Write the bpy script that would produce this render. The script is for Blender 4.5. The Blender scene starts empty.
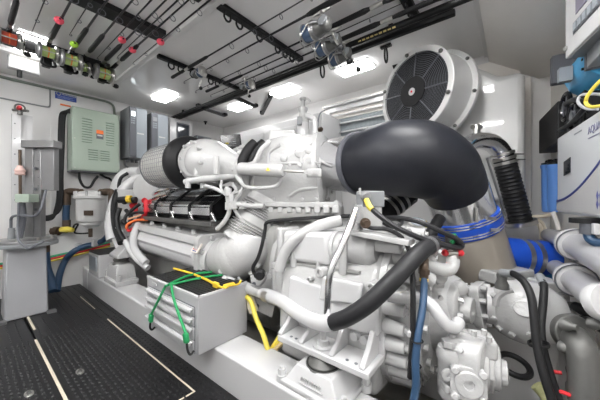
import bpy, bmesh, math, random
from mathutils import Vector, Matrix
random.seed(7)
S = bpy.context.scene
COL = S.collection
PI = math.pi
V = Vector
# ------------------------------------------------------------------ camera and survey helpers
# room axes: X = outboard (across), Y = forward along the engine, Z = up; camera 1 m above the deck
FW, RT = V((.782, .623, 0)), V((.623, -.782, 0))
CAM = V((0, 0, 1.0))
FPX = 267.0
def ray(px, py): return FW + RT*((px-300)/FPX) + V((0, 0, 1))*((200-py)/FPX)
def P(px, py, d): return CAM + ray(px, py)*d
def PX(px, py, X): r = ray(px, py); return CAM + r*(X/r.x)
def PY(px, py, Y): r = ray(px, py); return CAM + r*(Y/r.y)
def PZ(px, py, Z): r = ray(px, py); return CAM + r*((Z-1.0)/r.z)
BU = V((-.992, -.1246, 0)); BN = V((-.1246, .992, 0)); B0 = V((2.89, -.236, 0))   # aft bulkhead
def PB(px, py, off):
    r = ray(px, py); return CAM + r*(((B0+BN*off-CAM).dot(BN))/r.dot(BN))

cam = bpy.data.cameras.new('camera'); camo = bpy.data.objects.new('camera', cam); COL.objects.link(camo)
cam.sensor_width = 36; cam.lens = FPX/600*36; cam.clip_start = .01
camo.location = CAM; camo.rotation_euler = (PI/2, 0, -math.atan2(FW.x, FW.y))
S.camera = camo

# ------------------------------------------------------------------ materials
MATS = {}
def mat(name, col, rough=.45, metal=0, var=.0, vscale=8, bump=0, bscale=40, coat=0, emit=0, spec=.5):
    m = bpy.data.materials.new(name); m.use_nodes = True
    nt = m.node_tree; b = nt.nodes['Principled BSDF']
    b.inputs['Base Color'].default_value = (*col, 1); b.inputs['Roughness'].default_value = rough
    b.inputs['Metallic'].default_value = metal; b.inputs['Coat Weight'].default_value = coat
    b.inputs['Specular IOR Level'].default_value = spec
    if emit:
        b.inputs['Emission Color'].default_value = (*col, 1); b.inputs['Emission Strength'].default_value = emit
    tc = nt.nodes.new('ShaderNodeTexCoord')
    if var:
        n = nt.nodes.new('ShaderNodeTexNoise'); n.inputs['Scale'].default_value = vscale; n.inputs['Detail'].default_value = 4
        nt.links.new(tc.outputs['Object'], n.inputs['Vector'])
        mx = nt.nodes.new('ShaderNodeMix'); mx.data_type = 'RGBA'
        mx.inputs[6].default_value = (*[max(0, c*(1-var)) for c in col], 1)
        mx.inputs[7].default_value = (*[min(1, c*(1+var)) for c in col], 1)
        nt.links.new(n.outputs['Fac'], mx.inputs[0]); nt.links.new(mx.outputs[2], b.inputs['Base Color'])
    if bump:
        n2 = nt.nodes.new('ShaderNodeTexNoise'); n2.inputs['Scale'].default_value = bscale; n2.inputs['Detail'].default_value = 3
        nt.links.new(tc.outputs['Object'], n2.inputs['Vector'])
        bp = nt.nodes.new('ShaderNodeBump'); bp.inputs['Strength'].default_value = bump; bp.inputs['Distance'].default_value = .01
        nt.links.new(n2.outputs['Fac'], bp.inputs['Height']); nt.links.new(bp.outputs['Normal'], b.inputs['Normal'])
    MATS[name] = m
    return m
white = mat('white_enamel', (.54, .54, .545), .26, var=.04, vscale=6, bump=.05, bscale=18, coat=.3)
castw = mat('white_cast_paint', (.44, .44, .438), .26, var=.08, vscale=10, bump=.22, bscale=60, coat=.2)
gel = mat('white_gelcoat', (.58, .58, .575), .30, var=.02, vscale=2, coat=.5)
gelc = mat('ceiling_gelcoat', (.84, .83, .825), .10, var=.02, vscale=2, coat=.5)
gelw = mat('wall_gelcoat', (.68, .675, .67), .3, var=.05, vscale=3)
beige = mat('beige_paint', (.80, .77, .73), .5, var=.04)
pipeb = mat('pale_grey_beige_paint', (.34, .305, .26), .38, var=.05, vscale=5, coat=.2)
rubber = mat('black_rubber', (.012, .012, .013), .5, var=.3, vscale=12, bump=.05, spec=.25)
siliblk = mat('blue_black_silicone', (.014, .015, .020), .44, var=.5, vscale=4, bump=.25, bscale=9, spec=.28)
black = mat('black_satin', (.012, .012, .013), .45, spec=.3)
blackg = mat('black_gloss', (.010, .010, .012), .16, spec=.4)
rodblk = mat('black_rod_blank', (.010, .010, .012), .35, spec=.3)
hoseblk = mat('dark_grey_hose', (.018, .018, .02), .45, spec=.35, var=.2, vscale=40)
dgrey = mat('dark_grey_plastic', (.10, .105, .12), .45)
mgrey = mat('mid_grey_paint', (.21, .22, .23), .45, var=.04)
lgrey = mat('light_blue_grey_paint', (.25, .275, .30), .6, var=.02)
pvc = mat('grey_pvc', (.42, .42, .44), .35, var=.03)
alu = mat('brushed_aluminium', (.28, .28, .285), .40, metal=.8, var=.08, vscale=20)
casta = mat('grey_cast_metal', (.115, .115, .11), .45, metal=.3, var=.15, vscale=25, bump=.15)
chrome = mat('polished_steel', (.80, .80, .81), .18, metal=1, var=.05)
steel = mat('steel', (.52, .51, .49), .3, metal=1, var=.1, vscale=30)
brass = mat('bronze_fitting', (.10, .07, .05), .5, metal=.5, var=.3, vscale=40)
green = mat('sage_green_enamel', (.31, .37, .31), .42, var=.02)
dgreen = mat('dark_slot_green', (.10, .16, .12), .6)
blue = mat('blue_silicone', (.010, .075, .50), .35, var=.1)
bluep = mat('light_blue_plastic', (.13, .30, .72), .35)
bluev = mat('mid_blue_enamel', (.06, .33, .60), .35)
bluh = mat('navy_blue_hose', (.022, .06, .125), .45, var=.2, vscale=30)
cyanh = mat('teal_blue_hose', (.02, .16, .36), .4)
yel = mat('yellow_rubber', (.75, .50, .03), .45, var=.1)
yelc = mat('yellow_cable', (.70, .58, .08), .45)
red = mat('red_plastic', (.60, .02, .03), .4)
orange = mat('orange_plastic', (.75, .16, .03), .45)
pink = mat('hot_pink_foam', (.95, .10, .16), .5)
lime = mat('lime_green_foam', (.45, .80, .06), .5)
limel = mat('lime_fishing_line', (.42, .56, .20), .5, var=.2, vscale=60)
bluel = mat('blue_grey_fishing_line', (.05, .085, .15), .5, var=.2, vscale=60)
bungee = mat('green_bungee_cord', (.01, .26, .08), .6, var=.3, vscale=80)
navy = mat('navy_print', (.025, .04, .22), .4)
signb = mat('sign_blue', (.03, .07, .32), .4)
slate = mat('slate_purple_print', (.22, .22, .33), .5)
mattop = mat('black_ribbed_mat', (.02, .02, .021), .55)
matfl = mat('black_deck_mat', (.012, .012, .013), .40, var=.25, vscale=9, bump=.08, bscale=25, spec=.3)
tan = mat('cream_seam', (.62, .55, .44), .5)
bilge = mat('bilge_grey_paint', (.20, .19, .17), .5, var=.2, vscale=4)
glassd = mat('dark_display', (.03, .035, .045), .08, coat=.5)
filt = mat('grey_filter_mesh', (.48, .47, .45), .6, var=.06, vscale=60)
slatm = mat('louvre_mesh_grey', (.33, .37, .38), .5, var=.1, vscale=60)
lampm = mat('lamp_diffuser', (1.0, .995, .985), .4, emit=5.6)
lampn = mat('added_lamp_diffuser', (1.0, .995, .985), .4, emit=22)
lampb = mat('bulkhead_lamp_diffuser', (1.0, .98, .95), .4, emit=.25)
lcd = mat('lcd_lit', (.75, .82, .85), .3, emit=.6)

# ------------------------------------------------------------------ mesh builder
def basis(ax):
    ax = ax.normalized(); t = V((0, 0, 1)) if abs(ax.z) < .95 else V((1, 0, 0))
    u = t.cross(ax).normalized(); return u, ax.cross(u).normalized(), ax
def smoothpts(pts, res):
    pts = [V(p) for p in pts]
    if len(pts) < 3 or res <= 1: return pts, [i for i in range(len(pts))]
    out, par = [], []
    n = len(pts)
    for i in range(n-1):
        p0 = pts[i-1] if i else pts[0]*2-pts[1]
        p1, p2 = pts[i], pts[i+1]
        p3 = pts[i+2] if i+2 < n else pts[-1]*2-pts[-2]
        for k in range(res):
            t = k/res
            out.append(.5*((2*p1)+(p2-p0)*t+(2*p0-5*p1+4*p2-p3)*t*t+(3*p1-p0-3*p2+p3)*t**3)); par.append(i+t)
    out.append(pts[-1]); par.append(n-1)
    return out, par
OFF = {}
class MB:
    def __init__(s): s.bm = bmesh.new()
    def rings(s, rings, caps=True, closed=False):
        vs = [[s.bm.verts.new(p) for p in r] for r in rings]
        n = len(vs[0]); m = len(vs)
        for i in range(m if closed else m-1):
            a, b = vs[i], vs[(i+1) % m]
            for j in range(n):
                try: s.bm.faces.new((a[j], a[(j+1) % n], b[(j+1) % n], b[j]))
                except ValueError: pass
        if caps and not closed:
            try: s.bm.faces.new(vs[0][::-1]); s.bm.faces.new(vs[-1])
            except ValueError: pass
        return s
    def box(s, c, size, ax=None, ay=None):
        c = V(c); x = V(ax).normalized() if ax is not None else V((1, 0, 0))
        if ay is not None: y = V(ay).normalized()
        else: y = V((0, 0, 1)).cross(x).normalized() if abs(x.z) < .99 else V((0, 1, 0))
        z = x.cross(y).normalized()
        hx, hy, hz = x*size[0]/2, y*size[1]/2, z*size[2]/2
        return s.rings([[c+hx*a+hy*b+hz*k for a, b in ((-1, -1), (1, -1), (1, 1), (-1, 1))] for k in (-1, 1)])
    def span(s, a, b):                       # axis-aligned box between two corners
        a, b = V(a), V(b); return s.box((a+b)/2, [abs(q) for q in (b-a)])
    def prism(s, poly, vec):
        poly = [V(p) for p in poly]; vec = V(vec)
        return s.rings([poly, [p+vec for p in poly]])
    def cyl(s, p0, p1, r0, r1=None, n=20):
        p0, p1 = V(p0), V(p1); r1 = r0 if r1 is None else r1
        return s.lathe(p0, p1-p0, [(0, r0), ((p1-p0).length, r1)], n)
    def lathe(s, p0, ax, prof, n=28, sq=1.0):
        p0 = V(p0); u, v, a = basis(V(ax))
        return s.rings([[p0+a*h+(u*math.cos(2*PI*k/n)+v*sq*math.sin(2*PI*k/n))*max(r, 1e-4) for k in range(n)] for h, r in prof])
    def hexn(s, p0, p1, r): return s.cyl(p0, p1, r, n=6)
    def tube(s, pts, r, n=12, res=6, caps=True, closed=False):
        sm, par = smoothpts(pts, res)
        rr = (lambda t: r) if not isinstance(r, (list, tuple)) else (lambda t: r[int(t)] if int(t) >= len(r)-1 else r[int(t)]*(1-(t-int(t)))+r[int(t)+1]*(t-int(t)))
        rings = []; u = None
        for i, p in enumerate(sm):
            d = (sm[min(i+1, len(sm)-1)]-sm[max(i-1, 0)]).normalized()
            if u is None: u = basis(d)[0]
            u = (u-d*u.dot(d)).normalized(); w = d.cross(u)
            q = rr(par[i])
            rings.append([p+(u*math.cos(2*PI*k/n)+w*math.sin(2*PI*k/n))*q for k in range(n)])
        return s.rings(rings, caps)
    def loft(s, pts, sz, e=4, n=32, res=1, up=(0, 0, 1)):       # rounded-rectangle sections along a line
        pts = [V(p) for p in pts]; rings = []
        for i, p in enumerate(pts):
            d = (pts[min(i+1, len(pts)-1)]-pts[max(i-1, 0)]).normalized()
            u = V(up).cross(d).normalized(); w = d.cross(u).normalized()
            a, b = sz[i]; ring = []
            for k in range(n):
                t = 2*PI*k/n; c, q = math.cos(t), math.sin(t)
                ring.append(p+u*a*math.copysign(abs(c)**(2/e), c)+w*b*math.copysign(abs(q)**(2/e), q))
            rings.append(ring)
        return s.rings(rings)
    def torus(s, c, ax, R, r, n=32, m=10, a0=0, a1=2*PI, sq=1.0):
        c = V(c); u, v, a = basis(V(ax)); full = abs(a1-a0-2*PI) < 1e-6
        rings = []
        for i in range(n if full else n+1):
            t = a0+(a1-a0)*i/n; d = u*math.cos(t)+v*math.sin(t)
            rings.append([c+d*(R+r*math.cos(2*PI*k/m))+a*(r*sq*math.sin(2*PI*k/m)) for k in range(m)])
        return s.rings(rings, True, full)
    def ball(s, c, r, sc=(1, 1, 1), n=18, ax=(0, 0, 1)):
        m = n//2
        u, v, a = basis(V(ax)); c = V(c)
        return s.rings([[c+a*(-math.cos(PI*i/m)*r*sc[2])+(u*sc[0]*math.cos(2*PI*k/n)+v*sc[1]*math.sin(2*PI*k/n))*max(1e-4, r*math.sin(PI*i/m)) for k in range(n)] for i in range(m+1)])
    def build(s, name, m, parent=None, bevel=0, ang=35, base=None, seg=2):
        bm = s.bm; bmesh.ops.recalc_face_normals(bm, faces=bm.faces)
        me = bpy.data.meshes.new(name); bm.to_mesh(me); bm.free()
        o = bpy.data.objects.new(name, me); COL.objects.link(o); me.materials.append(m)
        if parent is not None:
            off = OFF[parent.name]; o.parent = parent
        else:
            if base is None:
                xs = [v.co for v in me.vertices]
                base = V((sum(p.x for p in xs)/len(xs), sum(p.y for p in xs)/len(xs), min(p.z for p in xs)))
            off = V(base); o.location = off
        me.transform(Matrix.Translation(-off)); OFF[o.name] = off.copy()
        me.polygons.foreach_set('use_smooth', [True]*len(me.polygons))
        me.set_sharp_from_angle(angle=math.radians(ang)); me.update()
        if bevel:
            b = o.modifiers.new('bevel', 'BEVEL'); b.width = bevel; b.segments = seg; b.limit_method = 'ANGLE'; b.angle_limit = math.radians(40); b.harden_normals = False
        return o
LABELS = set()
def tag(o, label, cat, group=None):
    if not 4 <= len(label.split()) <= 16: print('LABEL LENGTH', label)
    if label in LABELS and not group: print('DUP LABEL', label)
    LABELS.add(label)
    o['label'] = label; o['category'] = cat
    if group: o['group'] = group
    return o
def T(name, label, cat, loc=(0, 0, 0), group=None):
    o = bpy.data.objects.new(name, None); COL.objects.link(o); o.empty_display_size = .05
    o.location = V(loc); OFF[o.name] = V(loc); return tag(o, label, cat, group)
def one(name, mb, m, label, cat, group=None, bevel=0, ang=35):
    return tag(mb.build(name, m, None, bevel, ang), label, cat, group)
def struct(name, mb, m, bevel=0):
    o = mb.build(name, m, None, bevel); o['kind'] = 'structure'; return o
def copy_tree(o, parent=None):
    c = o.copy(); COL.objects.link(c)
    if parent is not None: c.parent = parent; c.matrix_parent_inverse = o.matrix_parent_inverse.copy()
    for ch in list(o.children): copy_tree(ch, c)
    return c
def hose(name, label, cat, pts, r, m, group=None, n=12, res=7):
    return one(name, MB().tube([P(*p) for p in pts], r, n, res), m, label, cat, group)
def text(name, body, size, m, parent, origin, xdir, ydir, ext=.0008):
    cu = bpy.data.curves.new(name, 'FONT'); cu.body = body; cu.size = size; cu.extrude = ext
    cu.materials.append(m)
    o = bpy.data.objects.new(name, cu); COL.objects.link(o); o.parent = parent
    x = V(xdir).normalized(); y = V(ydir).normalized(); z = x.cross(y)
    M = Matrix((x, y, z)).transposed().to_4x4(); M.translation = V(origin)-OFF[parent.name]
    bpy.context.view_layer.update()
    me = bpy.data.meshes.new_from_object(o); bpy.data.objects.remove(o); bpy.data.curves.remove(cu)
    me.name = name; me.transform(M)
    o = bpy.data.objects.new(name, me); COL.objects.link(o); o.parent = parent; OFF[o.name] = OFF[parent.name]
    return o

from mathutils.bvhtree import BVHTree
BV = {}
def hit(o, px, py):          # where the sight line meets a part already built: (point, outward normal)
    if o.name not in BV:
        BV[o.name] = BVHTree.FromPolygons([v.co.copy() for v in o.data.vertices], [tuple(p.vertices) for p in o.data.polygons])
    off = OFF[o.name]; d = ray(px, py).normalized()
    loc, nor, _, _ = BV[o.name].ray_cast(CAM-off, d)
    if loc is None: return None
    if nor.dot(d) > 0: nor = -nor
    return loc+off, nor
def studs(o, pts, r, h, name, m, par=None, kind='hex'):
    for px, py in pts:
        q = hit(o, px, py)
        if q is None: continue
        p, n = q
        if kind == 'hex': MB().lathe(p-n*h, n, [(0, r), (h*1.9, r), (h*2.0, r*.8)], 6).build(name, m, par or o)
        elif kind == 'boss': MB().lathe(p-n*h, n, [(0, r*1.15), (h*1.6, r), (h*2, r*.85), (h*2, r*.45), (h*1.6, r*.4)], 18).build(name, m, par or o)
        else: MB().ball(p, r, n=12).build(name, m, par or o)
def welt(o, pts, r, name, m, par=None, res=4, lift=0):
    q = [hit(o, *p) for p in pts]; q = [p+n*lift for p, n in [x for x in q if x]]
    if len(q) > 1: MB().tube(q, r, 8, res).build(name, m, par or o)

blockm = mat('painted_shade_grey', (.30, .30, .29), .5, var=.15, vscale=9)  # dark grey stands in for the shade in gaps between engine parts

lampw = mat('added_strip_diffuser', (1.0, .995, .985), .4, emit=10)

chestm = mat('shaded_tool_enamel', (.36, .36, .37), .32, var=.03, coat=.2)  # white enamel darkened all over for the shade on the chest's end
standm = mat('pale_grey_stand_paint', (.36, .365, .38), .35, var=.03)
# ------------------------------------------------------------------ the setting
ZC = 2.29; XR = 2.89; YF = 4.06
struct('floor', MB().span((-1.3, -1.6, -.45), (3.0, 4.2, -.40)), bilge)
struct('wall_front', MB().span((-1.3, YF, -.4), (3.0, YF+.06, ZC)), gelw)
struct('wall_right', MB().span((XR, -1.6, -.4), (XR+.06, YF, ZC)), gelw)
struct('wall_left', MB().span((-1.3, -1.6, -.4), (-1.24, YF, ZC)), gelw)
# aft bulkhead, slightly askew to the engine axis
a = B0+BU*-.05; b = B0+BU*1.95
struct('wall_back', MB().prism([a, b, b-BN*.06, a-BN*.06], (0, 0, ZC)), beige)
struct('wall_entry', MB().span((-1.24, -1.6, -.4), (1.05, -1.54, ZC)), gelw)
struct('ceiling', MB().span((-1.3, -1.6, ZC), (3.0, 4.2, ZC+.05)), gelc)
# ceiling overhead panel with its frame
struct('trim_1', MB().span((.995, .3, ZC-.025), (1.045, 3.40, ZC)), gelw, .004)
struct('trim_2', MB().span((-.6, 3.36, ZC-.025), (.995, 3.41, ZC)), gelw, .004)
struct('trim_3', MB().span((2.0, .165, ZC-.02), (XR, .2, ZC)), gelw, .004)
# aft overhead soffit: sloped panel falling to the bulkhead
q1, q2 = PX(489, 58, 2.86), PX(531, 79, 2.86)
struct('trim_4', MB().prism([(2.88, .16, 2.20), (2.88, -.16, 1.98), (2.88, -.30, 1.98), (2.88, -.30, ZC), (2.88, .16, ZC)], (-1.6, 0, 0)), beige)
struct('trim_5', MB().span((2.80, -.115, .9), (2.885, -.055, 1.98)), beige, .006)
struct('trim_6', MB().span((2.84, -.05, 1.985), (2.885, 1.9, 2.20)), beige, .006)
struct('trim_7', MB().span((.60, YF-.012, 0), (.615, YF, 1.9)), gelw)
# deck mats with raised studs
mb = MB()
mb.span((-1.24, -1.54, -.03), (.315-.007, 4.05, 0))
mb.span((.315+.007, -1.54, -.03), (.855, 4.05, 0))
def stud(x, y, l, w, h):
    mb.rings([[V((x+a*w, y+b*l, 0)) for a, b in ((-1, -1), (1, -1), (1, 1), (-1, 1))], [V((x+a*w*.45, y+b*l*.7, h)) for a, b in ((-1, -1), (1, -1), (1, 1), (-1, 1))]])
ix = 0
x = -.45
while x < .85:
    y = 1.0+(.021 if ix % 2 else 0)
    while y < 4.02:
        if not (.29 < x < .34 or .725 < x < .765 or 2.69 < y < 2.73):
            if y < 2.7: stud(x, y, .012, .006, .0045)
            elif ix % 2: stud(x, y, .020, .004, .003)
        y += .042
    x += .026; ix += 1
fl = mb.build('floor_mat', matfl, None); fl['kind'] = 'structure'
mb = MB(); mb.span((.308, 1.0, -.03), (.322, 2.67, .002)); struct('trim_8', mb, tan)
mb = MB(); mb.span((.328, 2.88, 0), (.342, 3.37, .003)); struct('trim_9', mb, tan)
mb = MB(); mb.span((.742, 1.30, 0), (.750, 2.66, .003)); mb.span((.66, 1.295, 0), (.750, 1.303, .003)); mb.span((.742, 3.0, 0), (.747, 3.5, .002)); struct('trim_10', mb, tan)
for i, (px, py, l) in enumerate(((80, 372, 'oval flush steel pull in the deck hatch near the stringer'), (29, 394, 'oval flush steel pull at the lower left of the deck'))):
    c = PZ(px, py, 0.0)
    t = T('hatch_pull', l, 'hatch pull', c)
    MB().lathe(c, (0, 0, 1), [(0, .034), (.004, .034), (.006, .030)], 24, .55).build('escutcheon', steel, t)
    MB().lathe(c+V((0, 0, .005)), (0, 0, 1), [(0, .020), (.004, .018)], 20, .5).build('finger_plate', casta, t)

# engine stringers
mb = MB().span((.86, -.3, -.4), (1.06, 3.75, .185)); struct('stringer_near', mb, white, .012)
mb = MB().span((2.05, -.2, -.4), (2.25, 3.9, .30)); struct('stringer_far', mb, white, .012)
mb = MB().prism([(2.25, 4.0, -.4), (2.25, 4.0, .25), (2.6, 4.0, .42), (2.89, 4.0, .42), (2.89, 4.0, -.4)], (0, -4.3, 0)); struct('side_shelf', mb, white, .01)
mb = MB().span((.86, 3.75, -.4), (2.05, 3.95, .22)); struct('stringer_cross', mb, white, .012)

# ------------------------------------------------------------------ ceiling lamps
def lamp(x, y, sx, sy, label, m=lampm):
    t = T('ceiling_lamp', label, 'lamp', (x, y, ZC), 'recessed ceiling lamps')
    f = MB(); z0, z1 = ZC-.008, ZC
    f.span((x-sx, y-sy, z0), (x+sx, y-sy+.012, z1)); f.span((x-sx, y+sy-.012, z0), (x+sx, y+sy, z1))
    f.span((x-sx, y-sy+.012, z0), (x-sx+.012, y+sy-.012, z1)); f.span((x+sx-.012, y-sy+.012, z0), (x+sx, y+sy-.012, z1))
    f.build('frame', white, t)
    MB().span((x-sx+.012, y-sy+.012, ZC-.026), (x+sx-.012, y+sy-.012, ZC-.002)).build('diffuser', m, t)
lamp(2.36, 1.20, .095, .175, 'bright ceiling lamp over the louvred vent, beside the axial fan')
lamp(2.36, 2.11, .095, .175, 'bright ceiling lamp above the white bottle filter, next to a small bracket')
lamp(2.36, 2.93, .095, .175, 'bright ceiling lamp between two black folding arms')
lamp(1.55, 3.38, .095, .175, 'bright ceiling lamp over the two grey drive cabinets')
lamp(.34, 3.12, .095, .175, 'bright ceiling lamp behind the reels of the left rod rack')
lamp(.10, 1.00, .095, .20, 'added ceiling lamp out of frame above the deck mat', lampn)  # from here on: unseen lamps added to brighten the room
lamp(1.25, .25, .095, .20, 'added ceiling lamp out of frame above the gearbox', lampn)
lamp(-.5, 2.6, .095, .20, 'added ceiling lamp out of frame at the inboard side', lampn)
lamp(.35, -.35, .095, .20, 'added ceiling lamp out of frame just behind the camera', lampn)
lamp(.75, -.75, .095, .20, 'added ceiling lamp out of frame by the aft bulkhead', lampn)
lamp(-.5, .3, .095, .20, 'added ceiling lamp out of frame at the entry side', lampn)

def added_strip_lamp(y, label):  # added strips out of view, filling the ceiling and engine side with light
    t = T('added_strip_lamp', label, 'lamp', (-1.24, y, 2.10), 'added fill strips on the inboard wall')
    MB().span((-1.24, y-.32, 2.10), (-1.19, y+.32, 2.20)).build('housing', white, t, .006)
    MB().span((-1.195, y-.30, 2.095), (-1.165, y+.30, 2.205)).build('diffuser', lampw, t, .01)
added_strip_lamp(.7, 'added fill strip out of frame on the inboard wall near the entry')
added_strip_lamp(2.3, 'added fill strip out of frame on the inboard wall near the far end')
# ------------------------------------------------------------------ far wall: everything hung on wall_front
def W(px, py, off=0): return PY(px, py, YF-off)
def plate(px0, py0, px1, py1, off0, off1):          # wall box seen between two pixels of its front face
    a, b = W(px0, py0, off1), W(px1, py1, off1)
    return MB().span((a.x, YF-off0, a.z), (b.x, YF-off1, b.z)), a, b
# access hatch
t = T('access_panel', 'large flat white hatch cover with rounded corners high on the far wall', 'hatch', W(20, 100, 0))
a, b = W(-12, 73, .015), W(49.5, 107, .015)
MB().loft([V(((a.x+b.x)/2, YF-.001, (a.z+b.z)/2)), V(((a.x+b.x)/2, YF-.015, (a.z+b.z)/2))], [(abs(b.x-a.x)/2, abs(a.z-b.z)/2)]*2, 12, 64).build('cover', gelw, t, .004)
MB().loft([V(((a.x+b.x)/2, YF, (a.z+b.z)/2)), V(((a.x+b.x)/2, YF-.009, (a.z+b.z)/2))], [(abs(b.x-a.x)/2+.012, abs(a.z-b.z)/2+.012)]*2, 12, 64).build('gasket', mgrey, t)
# conduit along the wall top
zc = ZC-.05
cp = [V((-.9, YF-.03, zc)), V((.3, YF-.03, zc)), W(96, 99, .03), W(106, 101.5, .03), W(111.5, 104, .03), W(114, 108, .03), W(114.5, 114, .03), W(114.5, 122, .03)]
tag(MB().tube(cp, .014, 8, 3).build('conduit', mat('conduit_grey_green', (.16, .19, .16), .5)), 'thin grey green conduit running along the top of the far wall', 'conduit')
# warning sign
t = T('warning_sign', 'blue wall sign with a white heading above a small orange tag', 'sign', W(66, 103, .0))
m_, a, b = plate(55.2, 91.5, 76.5, 102.6, 0, .008); m_.build('plate', signb, t)
ww = b.x-a.x; zz = a.z-b.z
MB().span((a.x+.30*ww, YF-.008, a.z-.02*zz), (b.x-.02*ww, YF-.010, a.z-.26*zz)).build('heading_band', white, t)
mb = MB(); 
for k in range(9): mb.span((a.x+(.32+.07*k)*ww, YF-.010, a.z-.07*zz), (a.x+(.32+.07*k+.045)*ww, YF-.011, a.z-.20*zz))
mb.build('heading_print', signb, t)
mb = MB(); mb.torus((a.x+.15*ww, YF-.009, a.z-.2*zz), (0, 1, 0), .10*ww, .02*ww, 6, 6); mb.build('emblem', white, t)
mb = MB()
for k in range(5): mb.span((a.x+.10*ww, YF-.008, a.z-(.45+.1*k)*zz), (a.x+(.93-.12*(k % 3))*ww, YF-.009, a.z-(.48+.1*k)*zz))
mb.build('text_line', mat('sign_print', (.35, .42, .70), .5), t)
m_, a, b = plate(60.2, 103.4, 70.8, 107.2, 0, .006); one('sign_tag', m_, orange, 'small orange tag stuck on the wall under the blue sign', 'tag')

# green electrical cabinet
t = T('electrical_cabinet', 'sage green louvred electrical cabinet hung on the far wall', 'cabinet', W(96, 173, .1))
OFFC = .24
m_, a, b = plate(72, 105.5, 119.6, 173, 0, OFFC); m_.build('body', green, t, .006)
ww = b.x-a.x; zz = a.z-b.z; yf = YF-OFFC
def cx(u): return a.x+u*ww
def cz(v): return a.z-v*zz
MB().span((cx(.01), yf, cz(.01)), (cx(.99), yf-.006, cz(.985))).build('door', green, t, .003)
for (u0, u1, v0, v1, n, nm) in ((.18, .40, .16, .53, 10, ''), (.68, .88, .16, .53, 10, ''), (.31, .52, .645, .80, 5, ''), (.56, .77, .645, .80, 5, '')):
    g = MB()
    for k in range(n):
        z = cz(v0+(v1-v0)*k/(n-1)); g.prism([(cx(u0), yf-.006, z+.006), (cx(u0), yf-.013, z-.004), (cx(u0), yf-.006, z-.006)], (cx(u1)-cx(u0), 0, 0))
    lo = g.build('louvre', green, t)
    g = MB()
    for k in range(n):
        z = cz(v0+(v1-v0)*k/(n-1)); g.span((cx(u0)+.004, yf-.0062, z-.012), (cx(u1)-.004, yf-.0075, z-.0045))
    g.build('slot', dgreen, t)
lb = MB().span((cx(.48), yf-.006, cz(.315)), (cx(.63), yf-.008, cz(.46))).build('label_plate', dgrey, t)
MB().span((cx(.48), yf-.008, cz(.315)), (cx(.63), yf-.009, cz(.375))).build('warning_strip', orange, lb)
MB().span((cx(.50), yf-.008, cz(.39)), (cx(.61), yf-.009, cz(.415))).build('print_strip', white, lb)
for u, v in ((.05, .03), (.95, .03), (.05, .5), (.95, .5), (.05, .96), (.95, .96)):
    MB().lathe((cx(u), yf-.006, cz(v)), (0, -1, 0), [(0, .006), (.004, .005)], 10).build('screw', steel, t)
MB().span((cx(.0), yf+.02, cz(1.0)-.012), (cx(1), YF, cz(1.0))).build('base_rail', dgrey, t)
# cable glands and cables below / beside it
for k, (l, pts) in enumerate((
    ('looped black cable under the green cabinet, hanging lowest in the middle', [(79, 172, .1), (80, 180, .1), (84, 186.5, .1), (90, 187, .1), (94, 181, .1), (98, 176, .1)]),
    ('short black cable curving out of the right underside of the green cabinet', [(100, 174, .1), (105, 177, .1), (110, 179, .1), (113.5, 184, .1), (114, 195, .1)]))):
    one('cable', MB().tube([W(*p) for p in pts], .014, 8, 5), black, l, 'cable')
mb = MB()
for dx in (-.016, .0, .016):
    mb.tube([W(71, 111, .16)+V((dx*.2, 0, dx)), W(66, 111.5, .14)+V((dx, 0, dx*.6)), W(62.5, 116, .12)+V((dx, 0, 0)), W(61.5, 130, .1)+V((dx, 0, 0)), W(61, 150, .1)+V((dx, 0, 0)), W(60, 176, .1)+V((dx, 0, 0)),
             W(60, 197, .1)+V((dx, 0, 0)), W(57.5, 210, .1)+V((dx, 0, 0)), W(52, 217, .1)+V((0, 0, dx)), W(40, 219, .1)+V((0, 0, dx))], .016, 8, 5)
one('cable_bundle', mb, rubber, 'thick black cable bundle dropping beside the green cabinet and curving left', 'cable')
# drives
for px0, py0, px1, py1, l in ((129.6, 105.5, 147.2, 159, 'left of the two grey drive cabinets, its small display lit white'), (151.6, 112, 168.4, 160, 'right of the two grey drive cabinets, nearer the white cabinet')):
    D = .33
    a, b = W(px0, py0, D), W(px1, py1, D); ww = b.x-a.x; yf = YF-D; zz = a.z-b.z
    t = T('drive_cabinet', l, 'electrical cabinet', ((a.x+b.x)/2, YF-.1, b.z), 'grey drive cabinets')
    MB().span((a.x, YF, a.z), (b.x, yf+.01, b.z)).build('housing', mgrey, t, .008)
    MB().span((a.x+.36*ww, yf, a.z-.003), (b.x, yf+.012, b.z)).build('cover', lgrey, t, .006)
    dp = MB().span((a.x, yf-.006, a.z-.01*zz), (a.x+.36*ww, yf+.012, b.z+.02*zz)).build('control_strip', dgrey, t, .006)
    MB().span((a.x+.08*ww, yf-.010, a.z-.10*zz), (a.x+.30*ww, yf-.006, a.z-.19*zz)).build('display', lcd if px0 < 140 else mgrey, dp)
    mb = MB()
    for i in range(3):
        for j in range(3): mb.span((a.x+(.08+.08*i)*ww, yf-.010, a.z-(.22+.045*j)*zz), (a.x+(.13+.08*i)*ww, yf-.006, a.z-(.25+.045*j)*zz))
    mb.build('keypad', lgrey, dp)
    MB().span((a.x+.42*ww, yf-.003, a.z-.50*zz), (a.x+.80*ww, yf, a.z-.525*zz)).build('badge', white, t)
    for i in range(3): MB().cyl((a.x+(.25+.25*i)*ww, YF-.12, b.z), (a.x+(.25+.25*i)*ww, YF-.12, b.z-.04), .018, n=10).build('cable_gland', dgrey, t)
one('wall_cable', MB().tube([W(124, 160, .05), W(126, 166, .05), W(134, 168.5, .05), W(142, 168, .05), W(146, 163, .05)], .012, 8, 5), alu, 'grey cable looping under the left drive cabinet', 'cable')
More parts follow.
